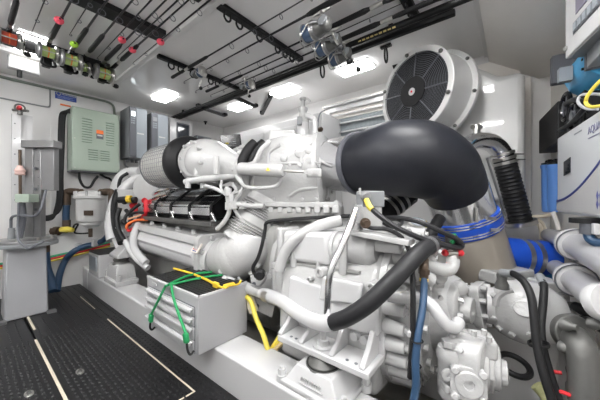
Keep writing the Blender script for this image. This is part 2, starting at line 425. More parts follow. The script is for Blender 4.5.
# white cabinet with dark door, small grey cabinet
m0, a, b = plate(169.8, 117, 192.5, 156, 0, .2)
t = T('wall_cabinet', 'white wall cabinet with a dark glazed door near the far corner', 'cabinet', ((a.x+b.x)/2, YF-.1, b.z)); m0.build('body', white, t, .006)
ww = b.x-a.x; zz = a.z-b.z
d = MB().span((a.x+.28*ww, YF-.2, a.z-.10*zz), (a.x+.85*ww, YF-.212, b.z+.04*zz)).build('door', dgrey, t, .004)
MB().span((a.x+.33*ww, YF-.212, a.z-.14*zz), (a.x+.80*ww, YF-.214, b.z+.08*zz)).build('glass_pane', glassd, d)
m0, a, b = plate(197, 135, 211.5, 158, 0, .1)
t = T('meter_box', 'small grey meter box with a dark cover in the far corner', 'meter box', ((a.x+b.x)/2, YF-.05, b.z)); m0.build('body', lgrey, t, .004)
MB().span((a.x+.015, YF-.1, a.z-.02), (b.x-.015, YF-.106, b.z+.02)).build('cover', dgrey, t)
# shaft rail with red valve on top, just in front of the wall
t = T('lift_rail', 'tall white drilled channel rail rising behind the aluminium column', 'rail', PZ(17, 330, 0))
dR = 2.62
mb = MB(); A, B = P(11.5, 114, dR), P(19.2, 114, dR)
mb.span((A.x, A.y-.03, 0), (A.x+abs((B-A).length)*.82, A.y, A.z))
mb.build('channel', white, t)
A2 = P(20.2, 115, dR+.08); mb = MB(); mb.span((A2.x, A2.y-.03, 0), (A2.x+.085, A2.y, A2.z)); mb.build('channel', white, t)
for k in range(11):
    z = .25+k*.15; MB().cyl((A.x+.02, A.y-.028, z), (A.x+.02, A.y-.034, z), .006, n=8).build('bolt', dgrey, t)
MB().cyl(P(20, 150, dR-.06), P(20.4, 206, dR-.06), .012, n=8).build('screw_rod', brass, t)
t = T('gate_valve', 'small red and grey valve sitting on top of the white rail', 'valve', P(20, 113, dR))
MB().torus(P(20, 108, dR), (0, 1, 0), .035, .008, 20, 8).build('ring', casta, t)
MB().lathe(P(20, 107, dR-.05), (0, 1, 0), [(0, .012), (.02, .02), (.08, .02), (.1, .012)], 12).build('handwheel', red, t)
MB().cyl(P(13, 110, dR), P(28, 111, dR), .013, n=10).build('stem', casta, t)
MB().cyl(P(20, 110, dR), P(20, 114.6, dR), .02, n=10).build('foot', casta, t)

# pedestal and aluminium lift column
base = PZ(25, 313, 0); pc = base
t = T('pedestal', 'white square pedestal with a round grey top standing on the deck', 'pedestal', base)
MB().rings([[base+V((sx*w_, sy*w_, z)) for sx, sy in ((-1, -1), (1, -1), (1, 1), (-1, 1))] for w_, z in ((.135, 0), (.128, .30), (.122, .60))]).build('column', standm, t, .012)
zt = PZ(25, 243, .60)
MB().lathe(base+V((0, 0, .60)), (0, 0, 1), [(0, .19), (0, .222), (.028, .222), (.032, .215)], 40).build('top_plate', mgrey, t, .003)
MB().lathe(base+V((0, 0, .632)), (0, 0, 1), [(0, .212), (.02, .212), (.026, .202)], 40).build('flange', alu, t, .003)
for k in range(10):
    q = base+V((.2*math.cos(k*PI/5), .2*math.sin(k*PI/5), .655)); MB().hexn(q, q+V((0, 0, .018)), .012).build('bolt', steel, t)
for sx in (-1, 1): MB().span(base+V((sx*.15-.03, -.19, 0)), base+V((sx*.15+.03, -.13, .02))).build('foot', alu, t)
dC = 2.33
def colbox(px0, py0, px1, py1, d, dep):
    A, B = P(px0, py0, d), P(px1, py1, d); mid = (A+B)/2; wd = abs((B-A).dot(RT))
    return MB().box(V((mid.x, mid.y, 0))+FW*dep/2+V((0, 0, (A.z+B.z)/2)), (wd, dep, abs(A.z-B.z)), RT, FW)
t = T('lift_column', 'brushed aluminium lift column with a boxed cover standing on the round pedestal', 'lift column', base+V((0, 0, .658)))
colbox(24.5, 147, 33, 237, dC, .05).build('mast', alu, t, .003)
colbox(33.5, 147, 40.5, 237, dC+.01, .05).build('mast', alu, t, .003)
colbox(34.5, 147.5, 54.0, 190.5, dC+.015, .05).build('cover_box', alu, t, .003)
colbox(20.5, 140, 53.2, 147.3, dC-.03, .09).build('top_cap', alu, t, .004)
for k in range(5): q = P(38.5, 152+k*8.5, dC+.01); MB().lathe(q, -FW, [(-.002, .005), (.004, .004)], 8).build('rivet', dgrey, t)
for k in range(4): q = P(35, 148+k*20.5, dC-.002); MB().box(q, (.018, .012, .02), RT, FW).build('hinge', dgrey, t)
m0 = colbox(14.5, 194, 28.6, 202.3, dC-.12, .09); one('junction_box', m0, green, 'small sage green junction box on the front of the lift column', 'junction box', None, .004)
one('limit_switch', MB().lathe(P(20, 171.5, dC-.03), (0, 0, 1), [(-.03, .03), (-.02, .036), (-.01, .03), (0, .036), (.012, .036), (.02, .03), (.035, .02), (.05, .02)], 16), mat('pink_grey_enamel', (.62, .42, .38), .5), 'pinkish grey round switch clamped beside the aluminium mast', 'switch')
hose('cable', 'grey cable bending from the pedestal flange up to the lift column', 'cable', [(11, 237, 2.25), (11, 226, 2.25), (11.5, 218, 2.25), (16, 215.5, 2.22), (24, 215.5, 2.2), (34, 216, 2.2), (40, 211, 2.2), (44, 198, 2.24), (46, 190, 2.28)], .010, dgrey, n=8)
hose('cable', 'grey cable hanging in a loop over the edge of the round pedestal top', 'cable', [(19, 203, 2.2), (18, 225, 2.2), (18, 238, 2.16), (22, 244, 2.12), (29, 248.5, 2.1), (36, 245, 2.1), (44, 241, 2.13)], .009, dgrey, n=8)
one('pipe_fitting', MB().cyl(P(11.5, 239, 2.25), P(11.5, 228, 2.25), .026, .02, 12), mgrey, 'small grey cable gland on the left of the pedestal top', 'gland')
hose('wiring_harness', 'dark wiring strands running down the middle of the lift column', 'cable', [(22, 203, 2.27), (23, 218, 2.26), (21, 230, 2.24), (19, 238, 2.22)], .022, dgrey, n=8)

# strainer on the far wall
dS = 3.05
t = T('water_strainer', 'white sea water strainer with a brass nameplate bolted to the far wall', 'strainer', P(91, 227, dS))
c = P(91, 195, dS)
MB().lathe(P(91, 222, dS), (0, 0, 1), [(0, .10), (.01, .125), (.05, .135), (.26, .135), (.27, .16), (.30, .16), (.31, .13), (.345, .11), (.36, .03)], 36).build('housing', gelw, t, .003)
MB().lathe(P(91, 226, dS), (0, 0, 1), [(-.01, .06), (.02, .10), (.05, .10)], 24).build('base', gelw, t)
np_ = MB(); q = P(88.5, 213, dS-.137); np_.box(q, (.10, .006, .055), RT, FW); np_.build('nameplate', brass, t)
for k in range(8):
    q = P(91, 195, dS)+V((.15*math.cos(k*PI/4+.3), .15*math.sin(k*PI/4+.3), -.01)); MB().hexn(q, q+V((0, 0, .05)), .013).build('bolt', white, t)
MB().cyl(P(82, 192, dS), P(76, 192, dS), .035, n=14).build('inlet_pipe', brass, t)
MB().cyl(P(100, 192, dS), P(106, 192, dS), .035, n=14).build('outlet_pipe', brass, t)
def elbow(name, l, pts, r, m, cat='pipe elbow'): return hose(name, l, cat, pts, r, m)
elbow('pipe_elbow', 'dark bronze elbow left of the strainer turning down into a blue hose', [(78, 192, dS), (70, 191.5, dS), (67, 193, dS), (66.5, 198, dS), (66.5, 205, dS)], .04, brass)
elbow('pipe_elbow', 'dark bronze elbow right of the strainer turning down behind the engine', [(104, 192, dS), (110, 192, dS), (112, 194, dS), (112, 202, dS), (111.5, 212, dS)], .04, brass)
hose('hose', 'short navy blue hose dropping from the left elbow of the strainer', 'hose', [(66.5, 205, dS), (66, 213, dS), (66, 221, dS)], .034, bluh)
hose('hose', 'long navy blue hose sweeping from the right strainer elbow along the far wall', 'hose', [(111.5, 212, dS), (110.5, 226, dS), (106, 238, dS), (96, 243.5, 3.13), (84, 246.5, 3.08), (73, 252, 3.0), (65, 261, 3.0), (59.5, 275, 2.9), (57, 291, 2.8)], .031, bluh)
t = T('pipe_tee', 'dark bronze tee under the left hose of the strainer', 'pipe fitting', P(66.5, 228, dS))
MB().cyl(P(66.5, 220, dS), P(66.5, 232, dS), .038, n=14).build('vertical_leg', brass, t)
MB().cyl(P(52, 231, dS), P(66.5, 230, dS), .036, n=14).build('side_leg', brass, t)
MB().cyl(P(53, 231, dS-.02), P(59, 231, dS-.02), .05, n=8).build('union_nut', brass, t)
t = T('ball_valve', 'yellow handled ball valve on the far wall under the strainer', 'valve', P(67, 234, dS-.05))
MB().tube([P(61, 229.5, dS-.06), P(67, 229.5, dS-.06), P(73, 230, dS-.06)], [.028, .034, .024], 10).build('lever', yelc, t)
MB().cyl(P(60, 229.8, dS), P(74, 230, dS), .022, n=10).build('body', brass, t)
t = T('t_handle', 'black T handle on a bent black rod below the strainer', 'handle', P(90, 236, dS))
MB().tube([P(73, 229, dS-.03), P(74.5, 225, dS-.03), P(78, 224.5, dS-.03), P(74.5, 232, dS-.03), P(80, 233.5, dS-.03), P(90, 233, dS-.03)], .010, 8, 6).build('rod', black, t)
MB().cyl(P(90.5, 228.5, dS-.03), P(90.5, 237, dS-.03), .02, n=10).build('grip', brass, t)
hose('hose', 'navy blue hose coming down behind the pedestal to the deck', 'hose', [(45, 247, 2.75), (45.5, 255, 2.75), (47, 268, 2.75), (51, 280, 2.75), (53, 291, 2.7)], .036, bluh)
one('hose_fitting', MB().cyl(P(45, 240, 2.75), P(45, 252, 2.75), .04, n=12), brass, 'dark bronze fitting at the top of the blue hose behind the pedestal', 'pipe fitting')
for nm, m, dz, l in (('red', red, 1.5, 'red cable strapped along the foot of the far wall'), ('yellow', yelc, 3.5, 'yellow cable strapped along the foot of the far wall'), ('green', mat('green_cable', (.05, .35, .18), .5), -.5, 'green cable strapped above the red one on the far wall')):
    hose('cable', l, 'cable', [(-6, 265+dz, 2.62), (30, 262+dz, 2.82), (52, 257+dz, 2.96), (72, 252.5+dz, 3.1), (90, 248+dz, 3.22), (110, 242.5+dz, 3.36)], .013, m, n=8)
for k, (px, py) in enumerate(((78.5, 247), (95, 242.5))):
    one('hose_clip', MB().box(P(px, py, 3.06), (.03, .08, .085), RT, FW), white, ('white clip holding the blue wall hose, the one nearer the pedestal', 'white clip holding the blue wall hose, the one nearer the strainer')[k], 'clip', None, .008)

# white locker box with a dark top beside the engine foot
A = PZ(96, 272, .22)
t = T('battery_box', 'white box with a dark top tucked at the forward end of the engine', 'box', A)
c0 = V((.93, 3.62, .185)); 
mb = MB().span((.87, 3.38, .185), (1.28, 3.74, .42)); mb.build('case', white, t, .008)
MB().span((.87, 3.38, .42), (1.28, 3.74, .435)).build('lid', mattop, t, .004)
MB().span((.862, 3.44, .24), (.872, 3.68, .39)).build('side_panel', lgrey, t)

# ------------------------------------------------------------------ emergency lamps by the left rack
def lampbox(px0, py0, px1, py1, d, l, m=lampb):
    A, B = P(px0, py0, d), P(px1, py1, d); c = (A+B)/2
    t = T('bulkhead_lamp', l, 'lamp', (c.x, c.y, B.z))
    wd = abs(A.z-B.z)
    MB().box(c, (abs((B-A).dot(RT)), .07, wd), V((1, .05, 0)), V((-.05, 1, 0))).build('housing', white, t, .008)
    MB().box(c-V((0, .037, .0)), (abs((B-A).dot(RT))*.9, .008, wd*.72), V((1, .05, 0)), V((-.05, 1, 0))).build('lens', m, t, .003)
    q = c+V((-.03, 0, -wd/2)); MB().cyl(q, q-V((0, 0, .06)), .018, n=10).build('switch', black, t)
    q = c+V((0, .0, wd/2)); MB().cyl(q, V((q.x, q.y, ZC)), .02, n=10).build('stem', black, t)
lampbox(13, 56, 35.5, 72, 2.45, 'small lit white box lamp hanging below the reels by the far wall')

# ------------------------------------------------------------------ ceiling racks and rods
def bar(name, l, x0, x1, y, w, z0=ZC-.035, hooks=()):
    t = T(name, l, 'rod rack', ((x0+x1)/2, y, ZC))
    MB().span((x0, y-w/2, z0), (x1, y+w/2, ZC-.001)).build('bar', black, t, .005)
    for x in hooks: MB().tube([V((x-.022, y, z0)), V((x-.025, y, z0-.035)), V((x, y, z0-.055)), V((x+.025, y, z0-.035)), V((x+.022, y, z0))], .007, 8, 4).build('hook', black, t)
    return t
bar('rod_rack', 'black rod rack bar crossing the ceiling, middle one of the engine side', 1.03, 1.90, 1.50, .055, hooks=(1.1, 1.2, 1.39, 1.59, 1.68, 1.77))
bar('rod_rack', 'black rod rack bar crossing the ceiling by the small reels, nearest the far wall', 1.06, 2.0, 2.45, .045, hooks=(1.18, 1.27, 1.39, 1.59, 1.67))
bar('rod_rack', 'black rod rack bar at the top edge, beside the gold lettered rod', 1.0, 1.98, .53, .06, hooks=(1.3, 1.39, 1.6, 1.8, 1.87))
bar('rod_rack', 'wide black rod rack bar of the inboard ceiling panel, with rods crossing it', .05, .955, 2.13, .14)
bar('rod_rack', 'wide black rod rack bar at the top of the frame above the inboard rods', .05, .93, 1.50, .14)
bar('rod_rack', 'black butt rail under the lime green reels near the far wall', .0, .86, 3.02, .07, ZC-.10)

rr = MB()
for X, l in ((.42, 'black reel clamp hanging behind the leftmost lime reel'), (.56, 'black reel clamp hanging under the lime green float rod'), (.80, 'black reel clamp hanging at the ceiling trim end')):
    t = T('rod_clamp', l, 'clamp', (X, 2.99, ZC-.10))
    MB().span((X-.028, 2.96, ZC-.19), (X+.028, 3.05, ZC-.10)).build('block', black, t, .008)
    MB().tube([V((X-.03, 2.95, ZC-.14)), V((X-.04, 2.92, ZC-.2)), V((X, 2.91, ZC-.215)), V((X+.04, 2.92, ZC-.2)), V((X+.03, 2.95, ZC-.14))], .010, 8, 5).build('strap', rubber, t)
def rod(label, X, Yb, Yt, group, z=2.205, grip=.45, big=1.0, gm=rubber):
    s = 1 if Yt > Yb else -1; L = abs(Yt-Yb)
    t = T('fishing_rod', label, 'fishing rod', (X, Yb, z), group)
    def q(y, dz=0): return V((X, Yb+s*y, z+dz))
    MB().tube([q(grip*.6), q(L*.5), q(L)], [.0075*big, .0055*big, .0022], 8, 4).build('blank', rodblk, t)
    MB().lathe(q(0), (0, s, 0), [(0, .014*big), (.03, .016*big), (.06, .014*big), (grip*.35, .013*big), (grip*.4, .0095*big), (grip*.5, .0095*big), (grip*.55, .015*big), (grip*.95, .013*big), (grip, .008*big)], 14).build('grip', gm, t)
    MB().lathe(q(grip*.4), (0, s, 0), [(0, .0125*big), (grip*.1, .0125*big)], 12).build('reel_seat', steel, t)
    n = 6
    for k in range(n):
        y = grip+(L-grip)*(.18+.82*k/(n-1))**.9-.01; r = .020-.0135*k/(n-1)
        MB().torus(q(y, -r-.010), (0, 1, 0), r, .0022, 16, 6).build('guide', dgrey, t)
    return t
G1 = 'fishing rods under the engine side ceiling'
rod('black fishing rod with its butt at the left, outermost, carrying the upper small reel', 1.27, 2.62, .45, G1, grip=.62)
rod('black fishing rod with its butt at the left, carrying the lower small reel', 1.67, 2.66, .5, G1, grip=.62)
rod('black fishing rod pointing at the far wall, carrying the topmost big reel', 1.39, .25, 2.62, G1, grip=.8, big=1.3)
rod('black fishing rod pointing at the far wall, carrying the middle big reel', 1.59, .3, 2.75, G1, grip=.8, big=1.2)
rod('black fishing rod pointing at the far wall, carrying the lowest big reel', 1.76, .3, 2.72, G1, grip=.8, big=1.2)
t = T('rod_tube', 'thick black rod with gold lettering alongside the long rail', 'fishing rod', (1.86, .2, 2.2))
MB().tube([V((1.86, .15, 2.20)), V((1.86, 1.15, 2.20)), V((1.86, 1.3, 2.2)), V((1.86, 3.9, 2.2))], [.023, .022, .012, .006], 12, 4).build('blank', black, t)
mb = MB()
for k in range(9):
    y = .64+k*.032; hh = (.012, .009, .011, .012, .008, .011, .010, .012, .009)[k]
    mb.box((1.86-.0195, y, 2.20-.0115), (.022, hh, .002), (0, 1, 0), (-.5, 0, .86))
mb.build('lettering', mat('gold_print', (.62, .48, .18), .4), t)
t = T('ceiling_rail', 'long black rail running along the ceiling to the far wall', 'rail', (2.04, 2, ZC))
MB().span((2.02, .30, 2.235), (2.06, 4.055, 2.272)).build('track', black, t, .006)
for y in (.6, 1.3, 2.0, 2.7, 3.4): MB().span((2.028, y-.02, 2.27), (2.052, y+.02, ZC)).build('bracket', black, t)
t = T('ceiling_rail', 'thin black rod beside the long ceiling rail', 'rail', (1.96, 2, 2.2))
MB().cyl((1.95, .3, 2.235), (1.95, 4.0, 2.235), .013, n=10).build('rod', black, t)
for y in (.7, 2.2, 3.7): MB().span((1.94, y-.015, 2.24), (1.96, y+.015, ZC)).build('bracket', black, t)

G2 = 'fishing rods under the inboard ceiling panel'
for X, Yb, Yt, l in ((.195, 3.05, .8, 'inboard fishing rod with a long black grip and a red lined reel'), (.40, 3.05, .8, 'inboard fishing rod with a pink float above its grip and the leftmost lime reel'),
                     (.535, 3.05, .8, 'inboard fishing rod beside the lime green float'), (.63, 3.05, .8, 'inboard fishing rod between the lime float and the pink floats'),
                     (.755, 3.1, .8, 'inboard fishing rod with a pink float, second from the ceiling trim'), (.84, 3.0, .8, 'inboard fishing rod with a pink float, nearest the ceiling trim')):
    rod(l, X, Yb, Yt, G2, grip=.72, big=1.15)
for X, Yt, l in ((.30, 2.75, 'thin rod tip hanging between the red and the leftmost lime reel'), (.475, 2.5, 'thin rod tip between the pink float and the lime float'), (.70, 2.75, 'thin rod tip between the lime float and the middle pink float'), (.80, 2.6, 'thin rod tip between the two pink floats at the right'), (.92, 2.6, 'thin rod tip with guides closest to the ceiling trim')):
    rod(l, X, .6, Yt, G2, grip=.3)
for px, py, z, m, l in ((59, 20.5, 2.19, pink, 'pink float on the leftmost lime reel rod'), (122, 40, 2.19, pink, 'pink float beside the black rack bar, left of another'), (132.5, 50, 2.19, pink, 'pink float lowest of the three near the rack bar'), (160.5, 42, 2.19, pink, 'pink float by the ceiling trim at the end of the rack bar'), (74, 44.5, 2.17, lime, 'lime green float over the middle reels')):
    c = PZ(px, py, z); t = T('fishing_float', l, 'float', c-V((0, 0, .026)))
    MB().ball(c, .027, (1, 1, .85), 16).build('body', m, t)
    MB().cyl(c+V((0, -.028, 0)), c+V((0, .028, 0)), .006, n=8).build('tube', black, t)

def baitreel(X, Y, z, lm, label, sc=1.0):
    t = T('baitcast_reel', label, 'fishing reel', (X, Y, z), 'multiplier reels on the inboard rods')
    c = V((X, Y, z-.06*sc))
    MB().lathe(c-V((.034*sc, 0, 0)), (1, 0, 0), [(0, .032*sc), (.004*sc, .036*sc), (.064*sc, .036*sc), (.068*sc, .032*sc)], 20).build('spool', lm, t)
    for s in (-1, 1): MB().lathe(c+V((s*.036*sc, 0, 0)), (s, 0, 0), [(0, .052*sc), (.012*sc, .054*sc), (.022*sc, .046*sc), (.026*sc, .03*sc)], 22).build('side_plate', alu if s < 0 else steel, t)
    MB().span(c+V((-.012*sc, -.045*sc, .035*sc)), c+V((.012*sc, .045*sc, .056*sc))).build('foot', black, t, .004)
    MB().lathe(c+V((-.003*sc, 0, 0)), (1, 0, 0), [(0, .0368*sc), (.006*sc, .0368*sc)], 20).build('marker_stripe', orange, t)
    h = MB().box(c+V((.068*sc, .02*sc, -.02*sc)), (.008*sc, .09*sc, .016*sc), (1, 0, 0), (0, .8, -.6)).build('crank', steel, t, .002)
    MB().lathe(c+V((.072*sc, .055*sc, -.045*sc)), (1, 0, 0), [(0, .012*sc), (.02*sc, .018*sc), (.034*sc, .012*sc)], 12).build('knob', black, h)
    MB().lathe(c+V((.058*sc, 0, 0)), (1, 0, 0), [(0, .02*sc), (.012*sc, .016*sc)], 8).build('drag_star', black, t)
    for k in (-1, 1): MB().cyl(c+V((-.036*sc, k*.046*sc, -.012*sc)), c+V((.036*sc, k*.046*sc, -.012*sc)), .004*sc, n=8).build('pillar_rod', steel, t)
redl = mat('red_fishing_line', (.45, .06, .03), .45, var=.2, vscale=60)
baitreel(.195, 2.78, 2.205, redl, 'large reel wound with red line at the left edge', 1.1)
baitreel(.40, 2.80, 2.205, limel, 'lime lined reel just right of the bright inboard lamp', 1.1)
baitreel(.535, 2.80, 2.205, limel, 'lime lined reel directly below the lime green float', 1.2)
baitreel(.63, 2.90, 2.205, limel, 'lime lined reel squeezed between its two bigger neighbours', .95)
baitreel(.775, 2.86, 2.205, limel, 'lime lined reel at the right end beside the ceiling trim', 1.25)

def spinreel(X, Y, z, label, s, sc=1.0, twist=0):
    # s: direction of the rod tip along Y
    t = T('spinning_reel', label, 'fishing reel', (X, Y, z), 'spinning reels on the engine side rods')
    R_ = Matrix.Rotation(twist, 4, 'Y')
    def L(x, y, zz): return V((X, Y, z))+(R_ @ V((x*sc, s*y*sc, zz*sc)))
    MB().tube([L(0, -.0, -.012), L(0, -.005, -.05), L(0, -.01, -.085)], [.010*sc, .009*sc, .016*sc], 8, 4).build('stem', steel, t)
    MB().tube([L(0, -.05, -.014), L(0, 0, -.014), L(0, .05, -.014)], [.005*sc, .010*sc, .005*sc], 8, 3).build('foot', steel, t)
    b_ = MB().ball(L(0, -.035, -.095), .034*sc, (.7, 1.0, 1.1), 18); b_.lathe(L(0, -.03, -.1), L(0, 1, 0)-L(0, 0, 0), [(0, .026*sc), (.03*sc, .030*sc), (.05*sc, .034*sc)], 22)
    b_.build('gear_housing', casta, t)
    for sx in (-1, 1):
        MB().tube([L(sx*.036, -.01, -.1), L(sx*.046, .02, -.1), L(sx*.046, .05, -.1)], .007*sc, 8, 3).build('rotor_arm', alu, t)
    MB().lathe(L(-.03, -.035, -.1), L(-1, 0, 0)-L(0, 0, 0), [(0, .026*sc), (.008*sc, .024*sc), (.010*sc, .012*sc)], 20).build('side_cover', mgrey, t)
    MB().lathe(L(0, .02, -.1), L(0, 1, 0)-L(0, 0, 0), [(0, .036*sc), (.012*sc, .042*sc), (.016*sc, .036*sc)], 24).build('rotor', alu, t)
    sp = MB().lathe(L(0, .032, -.1), L(0, 1, 0)-L(0, 0, 0), [(0, .046*sc), (.006*sc, .046*sc), (.007*sc, .03*sc), (.05*sc, .03*sc), (.051*sc, .046*sc), (.058*sc, .046*sc), (.064*sc, .02*sc), (.075*sc, .017*sc)], 26).build('spool', steel, t)
    MB().lathe(L(0, .039, -.1), L(0, 1, 0)-L(0, 0, 0), [(0, .041*sc), (.043*sc, .041*sc)], 24).build('line', bluel, sp)
    MB().tube([L(.048, .03, -.1), L(.05, .075, -.12), L(.02, .10, -.15), L(-.03, .09, -.145), L(-.05, .045, -.11), L(-.048, .03, -.1)], .003*sc, 6, 5).build('bail_wire', steel, t)
    h = MB().tube([L(.02, -.035, -.105), L(.06, -.035, -.105), L(.068, -.05, -.14), L(.075, -.065, -.165)], .0055*sc, 8, 4).build('crank', steel, t)
    MB().ball(L(.092, -.066, -.168), .018*sc, (1, 1, 1), 14).build('knob', black, h)
spinreel(1.30, 2.17, 2.2, 'small spinning reel with blue line, left of the two on the far rods', -1, .95, .25)
spinreel(1.69, 2.03, 2.2, 'small spinning reel with a black hanging knob, right of the two on the far rods', -1, .95, -.15)
spinreel(1.39, .93, 2.19, 'big spinning reel topmost in the cluster of three', 1, 1.3, .2)
spinreel(1.59, .97, 2.19, 'big spinning reel in the middle of the cluster of three', 1, 1.25, .2)
spinreel(1.77, .99, 2.19, 'big spinning reel lowest of the three, next to a ceiling lamp', 1, 1.15, .1)
# black loops and folding arms on the ceiling
for px, py, l in ((322.5, 62, 'black strap loop hanging beside the long ceiling rail near the reels'), (386, 45, 'black strap loop hanging from the ceiling above the fan')):
    c = PZ(px, py, ZC); t = T('strap_loop', l, 'strap', c)
    MB().box(c-V((0, 0, .012)), (.035, .09, .02), (1, 0, 0)).build('mount', black, t, .004)
    MB().loft([c+V((0, -.012, -.02)), c+V((0, .012, -.02))], [(.001, .001)]*2, 2, 8)
    mb = MB()
    mb.tube([c+V((-.01, 0, -.02)), c+V((-.03, 0, -.06)), c+V((-.028, 0, -.12)), c+V((0, 0, -.145)), c+V((.026, 0, -.12)), c+V((.028, 0, -.06)), c+V((.01, 0, -.02))], .008, 8, 5); mb.build('strap', black, t)
c = PZ(396.5, 66, ZC); one('ceiling_clip', MB().rings([[c+V((x*.04, y*.03, 0)) for x, y in ((-1, -1), (1, -1), (1, 1), (-1, 1))], [c+V((x*.015, y*.012, -.06)) for x, y in ((-1, -1), (1, -1), (1, 1), (-1, 1))]]), black, 'small black clip on the ceiling behind the fan rim', 'clip', None, .004)
for (x0, y0), (x1, y1), l in (((198.5, 107), (225, 116), 'black folding arm on the ceiling, farthest left of the three'), ((234.5, 97), (255.5, 107), 'black folding arm on the ceiling between two lamps'), ((270.5, 97), (262, 114), 'black folding arm on the ceiling turned against the other two')):
    a, b = PZ(x0, y0, ZC-.04), PZ(x1, y1, ZC-.04)
    t = T('folding_arm', l, 'bracket', (a.x, a.y, ZC), 'black folding arms on the ceiling')
    MB().box((a+b)/2, ((b-a).length, .045, .03), b-a).build('arm', black, t, .004)
    for q in (a, b): MB().box(V((q.x, q.y, ZC-.02)), (.05, .06, .038), b-a).build('hinge', black, t, .004)
    MB().box((a+b)/2+V((0, 0, .02)), ((b-a).length*.7, .025, .01), b-a).build('spring', dgrey, t)
c = PZ(205.5, 121.5, ZC); one('ceiling_sensor', MB().lathe(c, (0, 0, -1), [(0, .03), (.01, .03), (.02, .015), (.05, .012)], 14), black, 'tiny black sensor on the ceiling near the far corner', 'sensor')
# ------------------------------------------------------------------ the marine engine (one thing, bolted together)
E = T('marine_engine', 'big white marine diesel engine with chrome and black cylinder head covers along its side', 'engine', (1.5, 2.3, .2))
# block and sump behind everything
mb = MB()
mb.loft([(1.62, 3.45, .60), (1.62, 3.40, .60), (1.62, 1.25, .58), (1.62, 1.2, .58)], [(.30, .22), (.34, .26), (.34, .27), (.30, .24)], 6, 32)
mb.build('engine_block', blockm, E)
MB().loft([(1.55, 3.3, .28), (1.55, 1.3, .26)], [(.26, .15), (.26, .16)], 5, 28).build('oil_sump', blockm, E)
# charge-air / coolant manifold cylinder
A_, B_ = P(128, 232, 3.12), P(222, 259, 2.02)
ax = B_-A_; L_ = ax.length
mani = MB().lathe(A_, ax, [(0, .11), (.02, .145), (.08, .145), (.10, .132), (L_*.5, .135), (L_*.93, .138), (L_*.935, .165), (L_*.965, .165), (L_*.97, .15), (L_, .15)], 40).build('coolant_manifold', white, E)
axn = ax.normalized(); up = V((0, 0, 1)); sd = V((-1, 0, 0))
MB().prism([A_+axn*.1+up*.10+sd*.13, A_+axn*.1+up*.155+sd*.10, A_+axn*.1+up*.17-sd*.08, A_+axn*.1+up*.08-sd*.08], axn*(L_*.86)).build('cast_rail', castw, mani, .006)
MB().prism([A_+axn*.1-up*.02+sd*.128, A_+axn*.1+up*.02+sd*.15, A_+axn*.1+up*.05+sd*.128], axn*(L_*.84)).build('cast_rib', white, mani, .004)
for f in (.14, .27, .40, .54, .68, .82):
    q = A_+ax*f+up*.15+sd*.03; b_ = MB().cyl(q, q+up*.028+sd*.012, .022, n=14); b_.hexn(q+up*.028+sd*.012, q+up*.042+sd*.018, .014); b_.build('bolt', castw, E)
q, nn = hit(mani, 199, 249)
wdir = nn.cross(axn).normalized()
q = q+nn*.022
pl = MB().box(q, (.085, .075, .010), axn, wdir).build('data_plate', mat('cream_plate', (.62, .58, .52), .4), E)
for k, (m_, zz_) in enumerate(((red, .022), (yel, .006), (red, -.014), (navy, -.026))):
    MB().box(q+wdir*zz_+nn*.005, (.055-.01*(k % 2), .007, .004), axn, wdir).build('print_line', m_, pl)
# end flange and exhaust elbow body
fl_ = MB(); c = B_-axn*.10
for k in range(8):
    pass
fl_.loft([c, c+axn*.045], [(.175, .19)]*2, 7, 32); fl_.build('manifold_flange', castw, E, .004)
for k in range(8):
    t_ = 2*PI*(k+.5)/8; u_, v_, a_ = basis(axn); q = c+axn*.04+(u_*math.cos(t_)*.15+v_*math.sin(t_)*.17)
    MB().hexn(q, q+axn*.03, .018).build('bolt', castw, E)
el = MB().tube([P(224, 258, 2.0), P(236, 257, 1.92), P(247, 249, 1.88), P(250, 238, 1.90)], [.15, .175, .165, .15], 28, 7)
el.ball(P(238, 256, 1.9), .168, (1, 1, 1), 28)
el.build('exhaust_elbow', castw, E)
for px, py in ((231, 275), (222, 270), (251, 271), (258, 264), (259, 254)):
    q = P(px, py, 1.80); MB().hexn(q, q-FW*.03, .018).build('bolt', castw, E)
# bellows up to the housing
a0, a1 = P(243, 243, 1.90), P(268, 200, 1.96)
bx = (a1-a0); Lb = bx.length
prof = [(0, .16)]
def ridges(h0, h1, n):
    for k in range(n):
        h = h0+(h1-h0)*k/n; w_ = (h1-h0)/n
        prof.extend([(h, .136), (h+w_*.25, .160), (h+w_*.55, .160), (h+w_*.8, .136)])
prof.append((.03, .155)); ridges(.05, .14, 5); prof.extend([(.15, .152), (.20, .152)]); ridges(.21, .29, 5); prof.extend([(.30, .15), (Lb, .15)])
MB().lathe(a0, bx, prof, 40).build('bellows', castw, E)
